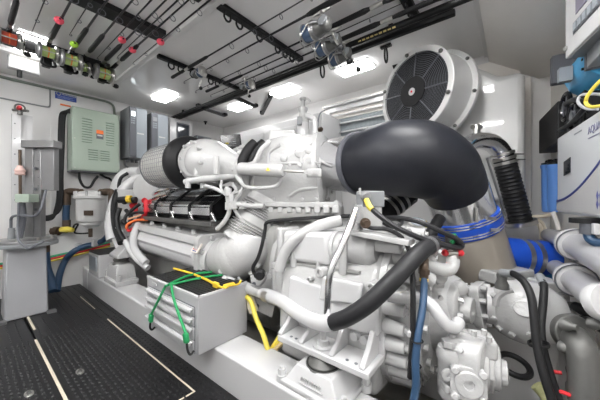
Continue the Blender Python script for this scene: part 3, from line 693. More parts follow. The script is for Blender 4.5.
# head covers
xs = [3.06, 2.735, 2.415, 2.095, 1.78]
for i in range(4):
    y1, y0 = xs[i]-.010, xs[i+1]+.010
    sec = [(1.20, .845), (1.165, .880), (1.165, .955), (1.20, .985), (1.36, 1.10), (1.44, 1.125), (1.62, 1.14), (1.62, .845)]
    cv = MB().prism([(x, y0, z) for x, z in sec], (0, y1-y0, 0)).build('head_cover', blackg, E, .012, seg=3)
    MB().prism([(x, y0+.012, z) for x, z in ((1.158, .878), (1.158, .940), (1.19, .940), (1.19, .878))], (0, y1-y0-.024, 0)).build('chrome_strip', chrome, cv, .004)
    MB().prism([(x, y0+.012, z) for x, z in ((1.160, .945), (1.160, .958), (1.196, .990), (1.215, .985), (1.215, .93))], (0, y1-y0-.024, 0)).build('chrome_strip', chrome, cv, .004)
    MB().prism([(x, y0+.03, z) for x, z in ((1.262, 1.036), (1.335, 1.089), (1.345, 1.075), (1.272, 1.022))], (0, y1-y0-.06, 0)).build('chrome_strip', chrome, cv, .003)
    cl = MB().tube([V((1.44, y0-.010, 1.128)), V((1.355, y0-.010, 1.098)), V((1.195, y0-.010, .985)), V((1.158, y0-.010, .955)), V((1.156, y0-.012, .895)), V((1.146, y0-.035, .855))], .011, 8, 3)
    cl.build('clamp_strap', black, cv)
    MB().prism([(1.152, y0-.075, .838), (1.152, y0-.01, .838), (1.146, y0+.0, .905), (1.146, y0-.03, .905)], (.02, 0, 0)).build('clamp_foot', chrome, cv, .004)
MB().span((1.13, 1.75, .80), (1.4, 3.1, .835)).build('head_ledge', casta, E, .004)
# --- air filter and turbo compressor (axis along the engine)
f0, f1 = PX(161, 168, 1.2), PX(190, 163.5, 1.2); fa = f1-f0
flt = MB().lathe(f0, fa, [(0, .01), (0, .175), (.012, .190), (.03, .197), (fa.length-.03, .205), (fa.length, .2)], 48).build('air_filter', filt, E)
g = MB()
for k in range(12): 
    h = .04+k*(fa.length-.08)/11; g.torus(f0+fa.normalized()*h, fa, .2005+.007*h/fa.length, .0020, 48, 6)
for k in range(36):
    u_, v_, a_ = basis(fa); t_ = 2*PI*k/36; d_ = u_*math.cos(t_)+v_*math.sin(t_)
    g.cyl(f0+a_*.02+d_*.2005, f1-a_*.03+d_*.2075, .0018, n=5)
g.build('wire_mesh', mgrey, flt)
MB().torus(f0+fa.normalized()*.01, fa, .186, .012, 48, 8).build('end_rim', dgrey, flt)
an = fa.normalized()
MB().lathe(f1-an*.03, an, [(0, .20), (.0, .222), (.02, .228), (.06, .228), (.09, .212), (.12, .17), (.12, .10)], 48).build('rubber_collar', rubber, flt, .004)
MB().lathe(f1+an*.12, an, [(0, .165), (.06, .165), (.07, .155)], 40).build('clamp_band', steel, flt)
c0, c1, c2, c3 = PX(196, 163, 1.2), PX(210, 163, 1.2), PX(229, 166, 1.22), PX(246, 171, 1.25)
co = MB()
co.lathe(c0-an*.08, an, [(0, .13), (.02, .145), (.08, .145), (.10, .165), ((c1-c0).length+.03, .178)], 40)
co.loft([c0+an*.03, c0+an*.06, c1, c1+(c2-c1)*.45, c2, c3], [(.13, .14), (.17, .172), (.185, .185), (.17, .16), (.12, .115), (.085, .09)], 2.4, 40)
co.ball(c1+V((-.02, -.02, .0)), .178, (1, 1, 1.0), 28)
cmp_ = co.build('turbo_compressor', castw, E)
MB().lathe(c1+V((-.165, 0, 0)), V((1, .12, 0)), [(0, .10), (.004, .118), (.03, .13), (.10, .16)], 36).build('face_plate', castw, cmp_, .003)
MB().lathe(c1+V((-.185, 0, 0)), (1, 0, 0), [(0, .012), (.0, .02), (.012, .024), (.05, .03)], 14).build('boss', castw, cmp_)
for k in range(8):
    an_ = 2*PI*k/8+.2; q = c1+V((-.158, math.cos(an_)*.135, math.sin(an_)*.135)); MB().hexn(q-V((.02, 0, 0)), q+V((.03, 0, 0)), .012).build('bolt', castw, cmp_)
q = PX(216, 164, 1.05); MB().tube([q+V((0, 0, .05)), q, q-V((0, 0, .07))], .022, 10, 4).build('cast_rib', castw, cmp_)
for k in range(6):
    t_ = 2*PI*k/6; u_, v_, a_ = basis(an); q = c3+(u_*math.cos(t_)+v_*math.sin(t_))*.10
    MB().hexn(q-an*.02, q+an*.03, .013).build('bolt', castw, cmp_)
MB().lathe(c3-an*.0, an, [(0, .115), (.03, .115), (.04, .10)], 32).build('outlet_flange', castw, cmp_)
# breather pipes below the compressor
MB().tube([P(185, 182, 1.95), P(193, 180.5, 1.93), P(205, 179, 1.9), P(222, 177.5, 1.85), P(238, 176, 1.82)], [.022, .024, .026, .022, .016], 12, 5).build('oil_line', castw, E)
for k, (px, py) in enumerate(((196, 170), (203, 184), (188, 184), (214, 179))):
    q = P(px, py, 1.93); MB().hexn(q+V((0, 0, -.03)), q+V((0, 0, .03)), .02).build('pipe_union', castw, E)
# rubber boots between compressor and housing
for px, d in ((249, 1.83), (258, 1.86)):
    MB().tube([P(px-8, 172, d), P(px-6, 160, d), P(px, 149, d+.02), P(px+6, 143, d+.04)], .036, 14, 6).build('rubber_boot', rubber, E)
for pts, r in (([(229, 166, 1.88), (240, 166, 1.85), (252, 164, 1.8), (256, 160, 1.8), (261, 150, 1.8), (269, 142, 1.85)], .017),
               ([(236, 176, 1.8), (241, 182, 1.75), (246, 187, 1.75), (262, 188, 1.72), (276, 186, 1.72), (281, 178, 1.72)], .013),
               ([(205, 186, 1.9), (214, 188, 1.85), (222, 192, 1.82), (230, 195, 1.8), (236, 190, 1.8), (232, 184, 1.8)], .013),
               ([(227, 187, 1.82), (228, 200, 1.8), (229, 212, 1.8), (224, 222, 1.8), (217, 229, 1.82)], .016),
               ([(233, 207, 1.8), (239, 216, 1.8), (246, 224, 1.8)], .012),
               ([(240, 178, 1.8), (243, 187, 1.78), (240, 194, 1.78), (236, 199, 1.8), (233, 206, 1.8)], .012),
               ([(222, 180, 1.85), (221, 188, 1.84), (226, 194, 1.82), (235, 193, 1.8), (243, 190, 1.78)], .010),
               ([(232, 203, 1.8), (242, 205, 1.78), (252, 206, 1.78), (264, 206, 1.76)], .018)):
    MB().tube([P(*p) for p in pts], r, 10, 6).build('fuel_line', castw, E)
for px, py in ((229, 206), (234, 205), (231, 198), (243, 205), (228, 192)):
    q = P(px, py, 1.79); MB().hexn(q-V((0, 0, .025)), q+V((0, 0, .025)), .026).build('pipe_union', castw, E)
MB().span(PX(205, 176, 1.45)+V((0, -.3, -.2)), PX(240, 190, 1.6)).build('valley_cover', dgrey, E)  # dark tone paints the shade behind the compressor
# --- upper white turbine housing
h0, h1 = P(249, 181, 2.18), P(327, 174, 1.96)
ha = h1-h0; hn = ha.normalized()
ho = MB().loft([h0, h0+hn*.03, h0+ha*.25, h0+ha*.7, h0+ha*.93, h0+ha*.97, h1], [(.22, .23), (.24, .25), (.265, .27), (.27, .28), (.26, .28), (.275, .285), (.275, .285)], 3.6, 48)
ho = ho.build('turbine_housing', castw, E)
lid = MB().loft([P(262, 170, 2.10), P(265, 168, 2.08), P(300, 164, 1.98), P(322, 163, 1.9)], [(.17, .14), (.2, .17), (.22, .20), (.18, .17)], 4.5, 40).build('housing_lid', castw, ho, .0)
MB().rings([[P(283, 140, 2.05)+RT*(a*w)+FW*(b*w*1.1)+V((0, 0, h)) for a, b in ((-1, -1), (1, -1), (1, 1), (-1, 1))] for w, h in ((.115, -.12), (.105, -.03), (.095, .045), (.085, .055))]).build('raised_cap', castw, ho, .014, seg=3)
MB().rings([[P(276, 134, 2.05)+RT*(a*w)+FW*(b*w*1.1)+V((0, 0, h)) for a, b in ((-1, -1), (1, -1), (1, 1), (-1, 1))] for w, h in ((.05, -.05), (.045, .02), (.04, .025))]).build('raised_cap', castw, ho, .010, seg=3)
for pts in ([(268, 165), (270, 152), (280, 145)], [(300, 167), (303, 152), (312, 142)], [(318, 168), (322, 152), (328, 142)], [(254, 200), (252, 184), (256, 170)], [(326, 200), (328, 184), (328, 170)], [(290, 196), (300, 190), (318, 188)]):
    welt(ho, pts, .012, 'cast_rib', castw); welt(lid, pts, .014, 'cast_rib', castw, ho)
for (px, py, r) in ((300, 153, .05), (284, 158, .042), (316, 157, .052), (309, 150, .04), (262, 157, .035)):
    q = hit(lid, px, py) or hit(ho, px, py)
    if q: MB().lathe(q[0]-q[1]*.03, q[1], [(0, r*.8), (.030, r*.75), (.042, r*.6), (.046, r*.3)], 20).build('cast_boss', castw, ho)
welt(ho, [(x, 164-(x-262)*.02) for x in range(250, 337, 6)], .010, 'parting_flange', castw, None, 2)
studs(ho, [(254+9*k, 165.5-.1*k) for k in range(10)], .011, .010, 'bolt', castw)
studs(ho, [(252, 195), (262, 198), (274, 199), (288, 199), (302, 199), (316, 199), (329, 199), (331, 186), (331, 176), (252, 182)], .012, .010, 'bolt', castw)
for px in (331.5,):
    for py in (152, 160, 192): studs(ho, [(px, py)], .014, .012, 'bolt', castw)
# lower flange rail with tabs
frl = MB().loft([P(249, 204, 1.93), P(340, 205, 1.60)], [(.05, .018)]*2, 6, 20).build('flange_rail', castw, ho, .003)
for k in range(10):
    f = k/9; q = P(254+82*f, 209, 1.88-.31*f); MB().box(q, (.04, .05, .05), ha, None).build('flange_tab', castw, ho, .008)
    if k % 2: MB().hexn(q+V((0, 0, -.045)), q+V((0, 0, .05)), .014).build('bolt', castw, ho)
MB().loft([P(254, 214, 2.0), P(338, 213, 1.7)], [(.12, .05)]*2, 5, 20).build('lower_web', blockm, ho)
# actuator cylinder in front of it
q0, q1 = P(240, 168.5, 1.80), P(284, 171, 1.66)
ac = MB().lathe(q0, q1-q0, [(0, .03), (.0, .038), (.015, .042), ((q1-q0).length-.02, .042), ((q1-q0).length, .036), ((q1-q0).length, .012)], 24).build('wastegate_actuator', castw, E)
MB().cyl(q1, P(306, 172, 1.60), .009, n=10).build('push_rod', steel, ac)
w_ = P(268, 169.2, 1.655); MB().prism([w_+RT*-.014+V((0, 0, -.010)), w_+RT*.014+V((0, 0, -.010)), w_+V((0, 0, .013))], -FW*.004).build('warning_triangle', yel, ac)
MB().ball(P(309, 167, 1.62), .05, (1, .8, 1), 16).build('pivot_bracket', castw, E)
MB().box(P(314, 173, 1.6), (.09, .05, .05), RT, FW).build('lever', castw, E, .008)
for px, py in ((309, 160), (315, 172), (306, 172)): MB().hexn(P(px, py, 1.58), P(px, py, 1.55), .015).build('bolt', castw, E)
# forward end: control box, conduits and hoses
cb = MB().box(P(136, 206, 2.95), (.34, .16, .36), RT, FW).build('control_box', castw, E, .01)
for (px, py, m_) in ((127, 200, black), (147, 199, red), (135, 204, red)):
    q = P(px, py, 2.82); MB().cyl(q, q-FW*.05-V((0, 0, .02)), .03, n=12).build('connector', m_, cb)
for pts, r, m_ in (([(146, 200, 2.75), (146, 210, 2.74), (143, 219, 2.75)], .022, red), ([(136, 206, 2.76), (136, 214, 2.75)], .018, red),
                   ([(119, 200, 2.74), (126, 199.5, 2.73), (136, 200, 2.73)], .034, black), ([(127.5, 199, 2.70), (131, 199, 2.70)], .038, yel),
                   ([(126, 210, 2.75), (131, 217, 2.72), (128, 225, 2.7), (122, 220, 2.7)], .02, black), ([(143, 219, 2.72), (134, 221, 2.7), (127, 226, 2.68), (129, 231, 2.67), (136, 226, 2.68)], .013, red),
                   ([(148, 220, 2.72), (137, 220, 2.69), (128, 224, 2.67), (126, 229, 2.66)], .011, orange), ([(140, 204, 2.76), (132, 210, 2.73), (126, 216, 2.7), (124, 223, 2.68)], .016, black),
                   ([(120, 208, 2.73), (117, 218, 2.7), (119, 230, 2.66), (124, 240, 2.62)], .022, black), ([(118, 190, 2.9), (114, 205, 2.85), (115, 225, 2.75), (121, 243, 2.6)], .03, black),
                   ([(131, 214, 2.7), (138, 212, 2.68), (144, 213, 2.7)], .014, black), ([(128, 219, 2.66), (135, 217, 2.66), (141, 215, 2.68)], .008, mat('peach_wire', (.75, .42, .25), .5))):
    MB().tube([P(*p) for p in pts], r, 10, 5).build('wiring', m_, cb)
for pts, r in (([(148, 184, 3.0), (140, 179, 3.05), (130, 184, 3.0), (119, 196, 2.95), (113, 210, 2.9), (111, 226, 2.85), (113, 240, 2.8)], .06),
               ([(140, 173, 3.3), (128, 174, 3.3), (120, 181, 3.25), (116, 192, 3.2)], .075), ([(118, 228, 2.72), (127, 244, 2.62), (136, 258, 2.55), (148, 268, 2.5)], .028), ([(139, 222, 2.75), (134, 236, 2.62), (135, 250, 2.58), (146, 263, 2.5)], .034),
               ([(109, 214, 2.95), (112, 230, 2.85), (116, 240, 2.8), (124, 256, 2.7)], .035)):
    MB().tube([P(*p) for p in pts], r, 16, 7).build('conduit_pipe', white, E)
MB().torus(P(131, 188, 3.2), RT*.9+FW*.3, .13, .012, 24, 8).build('clamp_ring', black, E)
for pts in ([(124, 195, 3.05), (119, 188, 3.06), (121, 178, 3.08), (128, 173, 3.1)], [(132, 195, 2.95), (136, 184, 2.96), (143, 178, 2.98), (150, 176, 3.0)]):
    MB().tube([P(*p) for p in pts], .018, 8, 6).build('hose_band', black, E)
MB().lathe(P(150, 187, 2.85), -FW+V((0, 0, .2)), [(0, .16), (.04, .16), (.06, .10), (.08, .03)], 28).build('front_cover', castw, E)
q = P(150, 187, 2.85)
for pts in ([(152, 196, 2.85), (160, 191, 2.7), (170, 188, 2.6), (180, 187, 2.45)], [(150, 202, 2.8), (158, 197, 2.65), (168, 193, 2.5)]):
    MB().tube([P(*p) for p in pts], .03, 12, 5).build('chrome_pipe', chrome, E)
# forward mount
mq = V((.97, 3.05, .185))
mt = MB().rings([[mq+V((a*w, b*l, h)) for a, b in ((-1, -1), (1, -1), (1, 1), (-1, 1))] for w, l, h in ((.10, .17, 0), (.10, .17, .045), (.085, .14, .05), (.08, .13, .16), (.06, .11, .19))]).build('engine_mount', castw, E, .01)
MB().lathe(mq+V((0, 0, .18)), (0, 0, 1), [(0, .07), (.01, .075), (.03, .06), (.05, .07), (.07, .05)], 24).build('rubber_core', casta, mt)
MB().rings([[mq+V((a*w+dx, b*l, h)) for a, b in ((-1, -1), (1, -1), (1, 1), (-1, 1))] for w, l, h, dx in ((.10, .12, .25, .03), (.10, .12, .28, .03), (.06, .08, .36, .08), (.05, .06, .45, .14))]).build('mount_bracket', castw, mt, .01)
for b in (-1, 1):
    q = mq+V((-.07, b*.15, .045)); MB().hexn(q, q+V((0, 0, .06)), .024).build('bolt', castw, mt)

# ------------------------------------------------------------------ items around the engine
# tool chest on the stringer
t = T('tool_chest', 'white four drawer tool chest with black ribbed top strapped on the stringer', 'tool chest', (.92, 1.59, .185))
x0, x1, y0, y1, z0, z1 = .755, 1.085, 1.28, 1.905, .187, .49
MB().span((x0, y0, z0), (x1, y1, z1)).build('case', chestm, t, .006)
MB().span((x0+.012, y0+.012, z1-.004), (x1-.01, y1-.012, z1+.004)).build('top_mat', mattop, t)
g = MB()
for k in range(14): 
    x = x0+.025+k*.022; g.span((x, y0+.02, z1+.004), (x+.008, y1-.02, z1+.007))
g.build('mat_ribs', black, t)
mb = MB().span((x0-.002, y0, z1-.006), (x0+.012, y1, z1+.008)); mb.span((x0, y0, z1-.006), (x1, y0+.012, z1+.008)); mb.build('top_rim', white, t, .002)
zs = [(.385, .432), (.333, .380), (.262, .328), (.192, .257)]
MB().span((x0-.0005, y0+.028, .19), (x0+.002, y1-.028, .437)).build('drawer_gap', dgrey, t)
for k, (a, b) in enumerate(zs):
    d = MB().span((x0-.010, y0+.032, a), (x0+.004, y1-.032, b)).build('drawer', chestm, t, .003)
    MB().prism([(x0-.009, y0+.036, b-.004), (x0-.028, y0+.036, b-.008), (x0-.028, y0+.036, b-.020), (x0-.022, y0+.036, b-.020), (x0-.020, y0+.036, b-.012), (x0-.009, y0+.036, b-.010)], (0, y1-y0-.072, 0)).build('handle', white, d)
MB().prism([(x0-.005, y1-.10, z1-.015), (x0-.005, y1-.16, z1-.015), (x0-.005, y1-.16, z1-.03), (x0-.005, y1-.10, z1-.03)], (-.004, 0, 0)).build('badge', white, t)
MB().lathe((x0, (y0+y1)/2-.02, .463), (-1, 0, 0), [(0, .012), (.006, .012), (.007, .008)], 14).build('lock', steel, t)
# bungee cords over the chest
K = V((x0+.05, 1.66, z1+.022))
def bung(label, pts, m, hooks):
    t = T('bungee_strap', label, 'bungee strap', pts[0], None)
    MB().tube(pts, .0075, 8, 5).build('cord', m, t)
    for (q, d, mm, tip) in hooks:
        MB().box(q, (.05, .022, .034), d, None).build('hook_body', mm, t, .007)
        d_ = V(d).normalized(); MB().tube([q+d_*.02, q+d_*.06, q+d_*.085+V((.012, 0, -.0)), q+d_*.075+V((.032, 0, .0))], .006, 8, 4).build('hook', tip, t)
e1 = PX(151, 318, x0-.045); e2 = PX(186, 338, x0-.05); edge = x0-.012
bung('green bungee cord hooked at the left end of the chest drawers', [PZ(212, 272, z1+.014), PZ(190, 275, z1+.02), PZ(168, 285, z1+.014), PX(165, 287, edge), PX(160, 297, x0-.035), e1+V((0, 0, .02))], bungee, [(e1, V((0, .12, -.5)), bungee, black)])
bung('green bungee cord hooked low in the middle of the chest drawers', [PZ(222, 275, z1+.012), PZ(200, 278, z1+.018), PZ(174, 284, z1+.014), PX(171.5, 286, edge), PX(175, 303, x0-.035), e2+V((0, 0, .02))], bungee, [(e2, V((0, -.14, -.5)), bungee, black)])
ys = PZ(174, 268.5, z1+.02); ye = PZ(216, 285, z1+.02)
bung('yellow bungee cord lying across the black top of the tool chest', [ys, PZ(190, 273, z1+.018), PZ(205, 279, z1+.018), ye], yel, [(ye, ye-ys, yel, yel)])
# loose yellow hook right of it
q = PZ(229, 285, z1+.02); t = T('bungee_hook', 'loose yellow bungee hook at the right edge of the chest top', 'hook', q-V((0, 0, .01)))
MB().box(q, (.07, .026, .02), BU+V((0, .3, 0))).build('body', yel, t, .008)
MB().tube([q, q+V((.04, -.03, .0)), q+V((.07, -.02, .012))], .006, 8, 4).build('tip', yel, t)

# exhaust: steel collar, black elbow, steel outlet, blue sleeve, beige riser
X_ = T('exhaust_pipe', 'huge black silicone exhaust elbow with steel collars leading into a beige riser pipe', 'exhaust pipe', P(478, 300, 1.66))
s0 = P(336, 164, 1.94); s1 = P(358, 164, 1.76)
col = MB().lathe(s0-(s1-s0)*.1, s1-s0, [(0, .17), (.02, .188), (.05, .192), (.20, .192), (.22, .197), (.26, .197)], 44).build('steel_collar', chrome, X_)
MB().lathe(P(358, 164, 1.76), P(367, 163, 1.70)-P(358, 164, 1.76), [(0, .19), (0, .205), (.02, .208), (.035, .205)], 44).build('hose_clamp', dgrey, X_)
q = P(357, 136, 1.76); MB().box(q, (.05, .03, .025), RT).build('clamp_screw', casta, X_, .004)
elb = MB().tube([P(358, 164, 1.76), P(368, 162.5, 1.70), P(390, 159, 1.61), P(418, 160, 1.56), P(438, 168, 1.57), P(448, 178, 1.60), P(455, 190, 1.65)], [.188, .200, .222, .226, .208, .188, .176], 44, 8)
elb.build('silicone_elbow', siliblk, X_)
d_ = (P(476, 300, 1.72)-P(456, 190, 1.66)).normalized()
tilt = (d_+RT*.16+FW*.04).normalized()
o0 = P(455.5, 190, 1.66)
MB().lathe(o0-tilt*.02, tilt, [(0, .168), (.01, .178), (.21, .178), (.22, .18)], 48).build('steel_outlet', chrome, X_)
bs = MB().lathe(o0+tilt*.165, tilt, [(0, .179), (0, .188), (.01, .191), (.095, .193), (.105, .188), (.105, .178)], 48).build('blue_sleeve', blue, X_)
for h in (.006, .022, .070, .085):
    MB().lathe(o0+tilt*(.165+h), tilt, [(0, .191), (.0, .1945), (.008, .1945), (.008, .191)], 48).build('band_clamp', chrome, bs)
MB().lathe(o0+tilt*.25, tilt, [(0, .180), (.10, .184), (.35, .186), (.60, .18)], 44).build('riser', pipeb, X_)
q = o0+tilt*.18-FW*.195-RT*.05; MB().tube([q+V((0, 0, .06)), q, q-V((0, 0, .02))], .008, 8, 4).build('clamp_bolt', steel, X_)
for k in range(2): MB().box(o0+tilt*(.178+.07*k)-FW*.196+RT*.03, (.05, .016, .018), RT).build('clamp_lug', steel, X_)
UZ_ = V((0, 0, 1))
# ------------------------------------------------------------------ gearbox
G = T('gearbox', 'white marine gearbox with a bolted flange ring on a cast bracket at the near end', 'gearbox', (1.5, .6, .2))
sec = [(1.10, .14), (1.08, .30), (1.10, .62), (1.16, .70), (1.30, .80), (1.50, .86), (1.85, .86), (2.0, .70), (2.0, .2), (1.9, .12), (1.2, .12)]
MB().prism([(x, .46, z) for x, z in sec], (0, .56, 0)).build('case', castw, G, .03, seg=3)
# sloping cover on the near side
MB().prism([PX(286, 312, 1.06), PX(289, 276, 1.075), PX(378, 305, 1.075), PX(378, 338, 1.06)], (.06, 0, 0)).build('side_cover', white, G, .012, seg=3)
MB().prism([PX(318, 300, 1.05), PX(322, 276, 1.06), PX(362, 284, 1.06), PX(358, 306, 1.05)], (.03, 0, 0)).build('raised_panel', white, G, .012, seg=3)
for px, py, r in ((321, 272, .026), (311, 278.5, .012), (372, 286, .02), (392, 284, .018)):
    q = PX(px, py, 1.085); b_ = MB().lathe(q, (-1, 0, 0), [(-.04, r), (.018, r), (.022, r*.8), (.022, r*.45), (.012, r*.4)], 18).build('plug', castw, G)
# oil cooler across the top
k0, k1 = PX(291, 243.5, 1.20), PX(372, 250, 1.20); ka = k1-k0
oc = MB().lathe(k0, ka, [(0, .07), (.0, .088), (.03, .088), (.03, .076), (ka.length*.62, .076), (ka.length*.62, .086), (ka.length*.66, .086), (ka.length*.66, .076), (ka.length, .076), (ka.length+.03, .05)], 32).build('oil_cooler', castw, G)
MB().box(k0+V((-.02, 0, 0)), (.035, .17, .20), ka).build('end_plate', castw, oc, .012)
MB().box(k0+ka*.33+V((-.01, 0, .0)), (ka.length*.60, .165, .165), ka).build('cooler_cover', white, oc, .025, seg=3)
MB().box(k0+ka*.5+V((-.075, 0, -.093)), (ka.length*.9, .02, .012), ka).build('shade_strip', blockm, oc)  # dark strip drawn as the shade line below the cooler cover
for f in (.18, .5, .78):
    q = k0+ka*f; MB().cyl(q+V((-.08, 0, .05)), q+V((-.08, 0, -.11)), .02 if f != .5 else .012, n=14).build('cast_leg', castw, oc)
MB().loft([PX(350, 231, 1.15), PX(412, 242, 1.15)], [(.05, .012)]*2, 8, 20).build('top_ledge', castw, G)
# left web: frames and rib between bell housing and case
MB().prism([PX(272, 300, 1.16), PX(270, 262, 1.2), PX(296, 262, 1.16), PX(292, 312, 1.12)], (.05, 0, 0)).build('bell_housing', castw, G, .012)
for pts, r in (([(290, 296, 1.52), (292, 285, 1.5), (300, 273, 1.47), (310, 266, 1.43), (313, 258, 1.43)], .030), ([(275, 300, 1.62), (276, 285, 1.63), (274, 268, 1.64)], .022), ([(318, 262, 1.42), (318, 250, 1.42)], .02), ([(400, 262, 1.2), (412, 268, 1.17), (419, 283, 1.13)], .03)):
    MB().tube([P(*p) for p in pts], r, 12, 6).build('cast_rib', castw, G)
for px, py, d in ((305, 300, 1.48), (301, 247, 1.5), (300, 305, 1.45), (270, 275, 1.66)):
    q = P(px, py, d); MB().hexn(q, q-FW*.03, .018).build('bolt', castw, G)
MB().lathe((1.68, 1.25, .52), (0, -1, 0), [(0, .44), (.04, .44), (.05, .42), (.24, .40)], 48).build('flywheel_housing', castw, G)
# flange ring with long bosses
RC = V((1.50, .47, .46)); RR = .385
MB().lathe(RC, (0, -1, 0), [(0, RR+.02), (.035, RR+.02), (.04, RR-.01), (.04, .2)], 64).build('flange_ring', castw, G, .004)
MB().lathe(RC-V((0, .03, 0)), (0, -1, 0), [(0, RR-.05), (.10, RR-.07), (.12, RR-.06), (.14, RR-.06), (.15, RR-.09), (.15, .1)], 64).build('clutch_case', castw, G)
for k in range(30):
    a_ = 2*PI*k/30; d_ = V((math.cos(a_), 0, math.sin(a_))); 
    if d_.x > .55: continue
    q = RC+d_*(RR-.018)-V((0, .035, 0))
    bo = MB().lathe(q, (0, -1, 0), [(0, .036), (.03, .032), (.085, .026), (.088, .018)], 14).build('bolt_boss', castw, G)
    MB().hexn(q-V((0, .087, 0)), q-V((0, .10, 0)), .015).build('bolt_head', castw, bo)
R2 = V((1.48, .34, .46)); rr2 = .30
MB().lathe(R2, (0, -1, 0), [(0, rr2-.03), (.0, rr2), (.04, rr2), (.045, rr2-.02), (.05, .2), (.14, .16)], 64).build('output_disc', castw, G, .003)
for k in range(20):
    a_ = 2*PI*k/20; d_ = V((math.cos(a_), 0, math.sin(a_)))
    if d_.x > .5: continue
    q = R2+d_*(rr2-.022)-V((0, .045, 0)); MB().hexn(q, q-V((0, .02, 0)), .016).build('bolt', castw, G)
# upper right valve bodies and fittings
vb = MB().box(P(368, 216, 1.28), (.10, .10, .11), (.75, -.66, 0)).build('valve_block', castw, G, .008)
sb = MB().box(P(370, 199, 1.27), (.105, .09, .075), (.75, -.66, 0)).build('solenoid_block', mgrey, vb, .005)
for py, m_ in ((196.5, alu), (223, brass)):
    q = P(365, py, 1.215); MB().lathe(q, -FW, [(0, .024), (.012, .024), (.014, .016), (.035, .014)], 16).build('connector', m_, vb)
q = P(360, 188, 1.24); MB().cyl(q, q-V((0, 0, .03)), .006, n=8).build('pin', castw, vb)
for px, py, d, sx, sy, sz in ((356, 228, 1.27, .05, .08, .05), (390, 246, 1.22, .12, .1, .05), (400, 235, 1.3, .10, .1, .06), (415, 255, 1.2, .10, .10, .06), (407, 275, 1.15, .07, .07, .06), (399, 296, 1.1, .06, .06, .05), (425, 252, 1.2, .10, .08, .04)):
    MB().box(P(px, py, d), (sx, sy, sz), (.1, -1, 0)).build('cast_block', castw, G, .012)
for pts, r in (([(424, 262, 1.14), (436, 268, 1.13), (447, 270, 1.13), (452, 266, 1.14), (453, 259, 1.15)], .027), ([(398, 268, 1.15), (410, 272, 1.12), (420, 275, 1.1), (432, 280, 1.1)], .028), ([(388, 295, 1.08), (400, 297, 1.07), (414, 298, 1.06)], .026)):
    MB().tube([P(*p) for p in pts], r, 14, 6).build('cast_pipe', castw, G)
for px, py, d, r in ((424, 262, 1.13, .042), (437, 275, 1.15, .032), (458, 287, 1.2, .03)):
    MB().lathe(P(px, py, d+.04), -FW, [(0, r), (.03, r), (.04, r*.8), (.045, r*.5)], 20).build('cast_boss', castw, G)
ec = MB().lathe(P(449, 305, 1.28), V((-.12, -1, .0)), [(0, .12), (.03, .125), (.05, .125), (.056, .115), (.06, .06), (.10, .055)], 36).build('end_cover', castw, G, .003)
for k in range(10):
    an_ = 2*PI*k/10; q = P(449, 305, 1.28)+V((0, -.05, 0))+V((math.cos(an_)*.105, 0, math.sin(an_)*.105)); MB().hexn(q, q-V((0, .022, 0)), .012).build('bolt', castw, ec)
MB().prism([P(437, 330, 1.22), P(434, 284, 1.22), P(440, 276, 1.22), P(446, 280, 1.22), P(448, 330, 1.22)], FW*.1).build('cast_web', castw, G, .012)
for px, py in ((438, 282), (439, 297), (441, 312)):
    q = P(px, py, 1.21); MB().hexn(q, q-FW*.02, .012).build('bolt', castw, G)
# hydraulic pump at the near end
pq = P(469, 367, 1.03)
py_ = V((-.12, -1, 0)).normalized()
pu = MB().loft([pq-py_*.07, pq-py_*.06, pq+py_*.04, pq+py_*.05], [(.07, .105), (.078, .112), (.078, .112), (.07, .104)], 4.5, 32).build('hydraulic_pump', castw, G, .004)
MB().lathe(P(449, 352, 1.03), (0, 0, 1), [(-.17, .033), (-.16, .040), (-.03, .040), (-.02, .045), (.0, .045), (.02, .038)], 24).build('relief_valve', castw, pu)
q = P(449, 346, 1.02); MB().hexn(q, q+V((0, 0, .022)), .026).build('hex_cap', castw, pu)
q = P(447, 374, .985); MB().lathe(q, -FW, [(0, .022), (.008, .022), (.010, .016), (.010, .009), (.004, .008)], 18).build('port_plug', castw, pu)
MB().box(P(447, 387, 1.0), (.03, .04, .03), RT, FW).build('port_block', castw, pu, .006)
cq, cn = hit(pu, 468, 383)
cnn = (cn*.5-FW*.6+V((0, 0, .1))).normalized()
MB().loft([cq-cnn*.03, cq+cnn*.012], [(.058, .058)]*2, 5, 28).build('cover_plate', castw, pu, .003)
MB().lathe(cq+cnn*.005, cnn, [(0, .046), (.012, .046), (.016, .042), (.016, .018), (.008, .016)], 32).build('pump_cover', castw, pu)
ru, rv, _ = basis(cnn)
for sx in (-1, 1):
    for sy in (-1, 1):
        q = cq+ru*sx*.044+rv*sy*.044; MB().lathe(q, cnn, [(0, .014), (.022, .014), (.026, .010), (.026, .006)], 14).build('bolt', castw, pu)
MB().box(P(481, 344, 1.06), (.09, .11, .07), (.3, -1, 0)).build('upper_block', castw, pu, .012)
MB().box(P(466, 340, 1.09), (.10, .10, .06), (.3, -1, 0)).build('upper_block', castw, pu, .012)
for px, py in ((474, 336), (484, 335), (489, 342)): q = P(px, py, 1.0); MB().hexn(q, q+UZ_*.02, .010).build('bolt', castw, pu)
for k, (px, r) in enumerate(((481, .086), (486, .090), (492, .082))):
    MB().lathe(P(px, 366, 1.06), V((.1, -1.0, 0)), [(0, r*.9), (.004, r), (.022, r), (.026, r*.9)], 6 if k == 1 else 28).build('gear_section', castw, pu, .004)
MB().lathe(P(497, 371, 1.04), V((.1, -1, 0)), [(0, .05), (.03, .045), (.035, .025)], 20).build('end_cap', castw, pu)
studs(pu, [(452, 337), (460, 350), (486, 360)], .012, .010, 'bolt', castw)
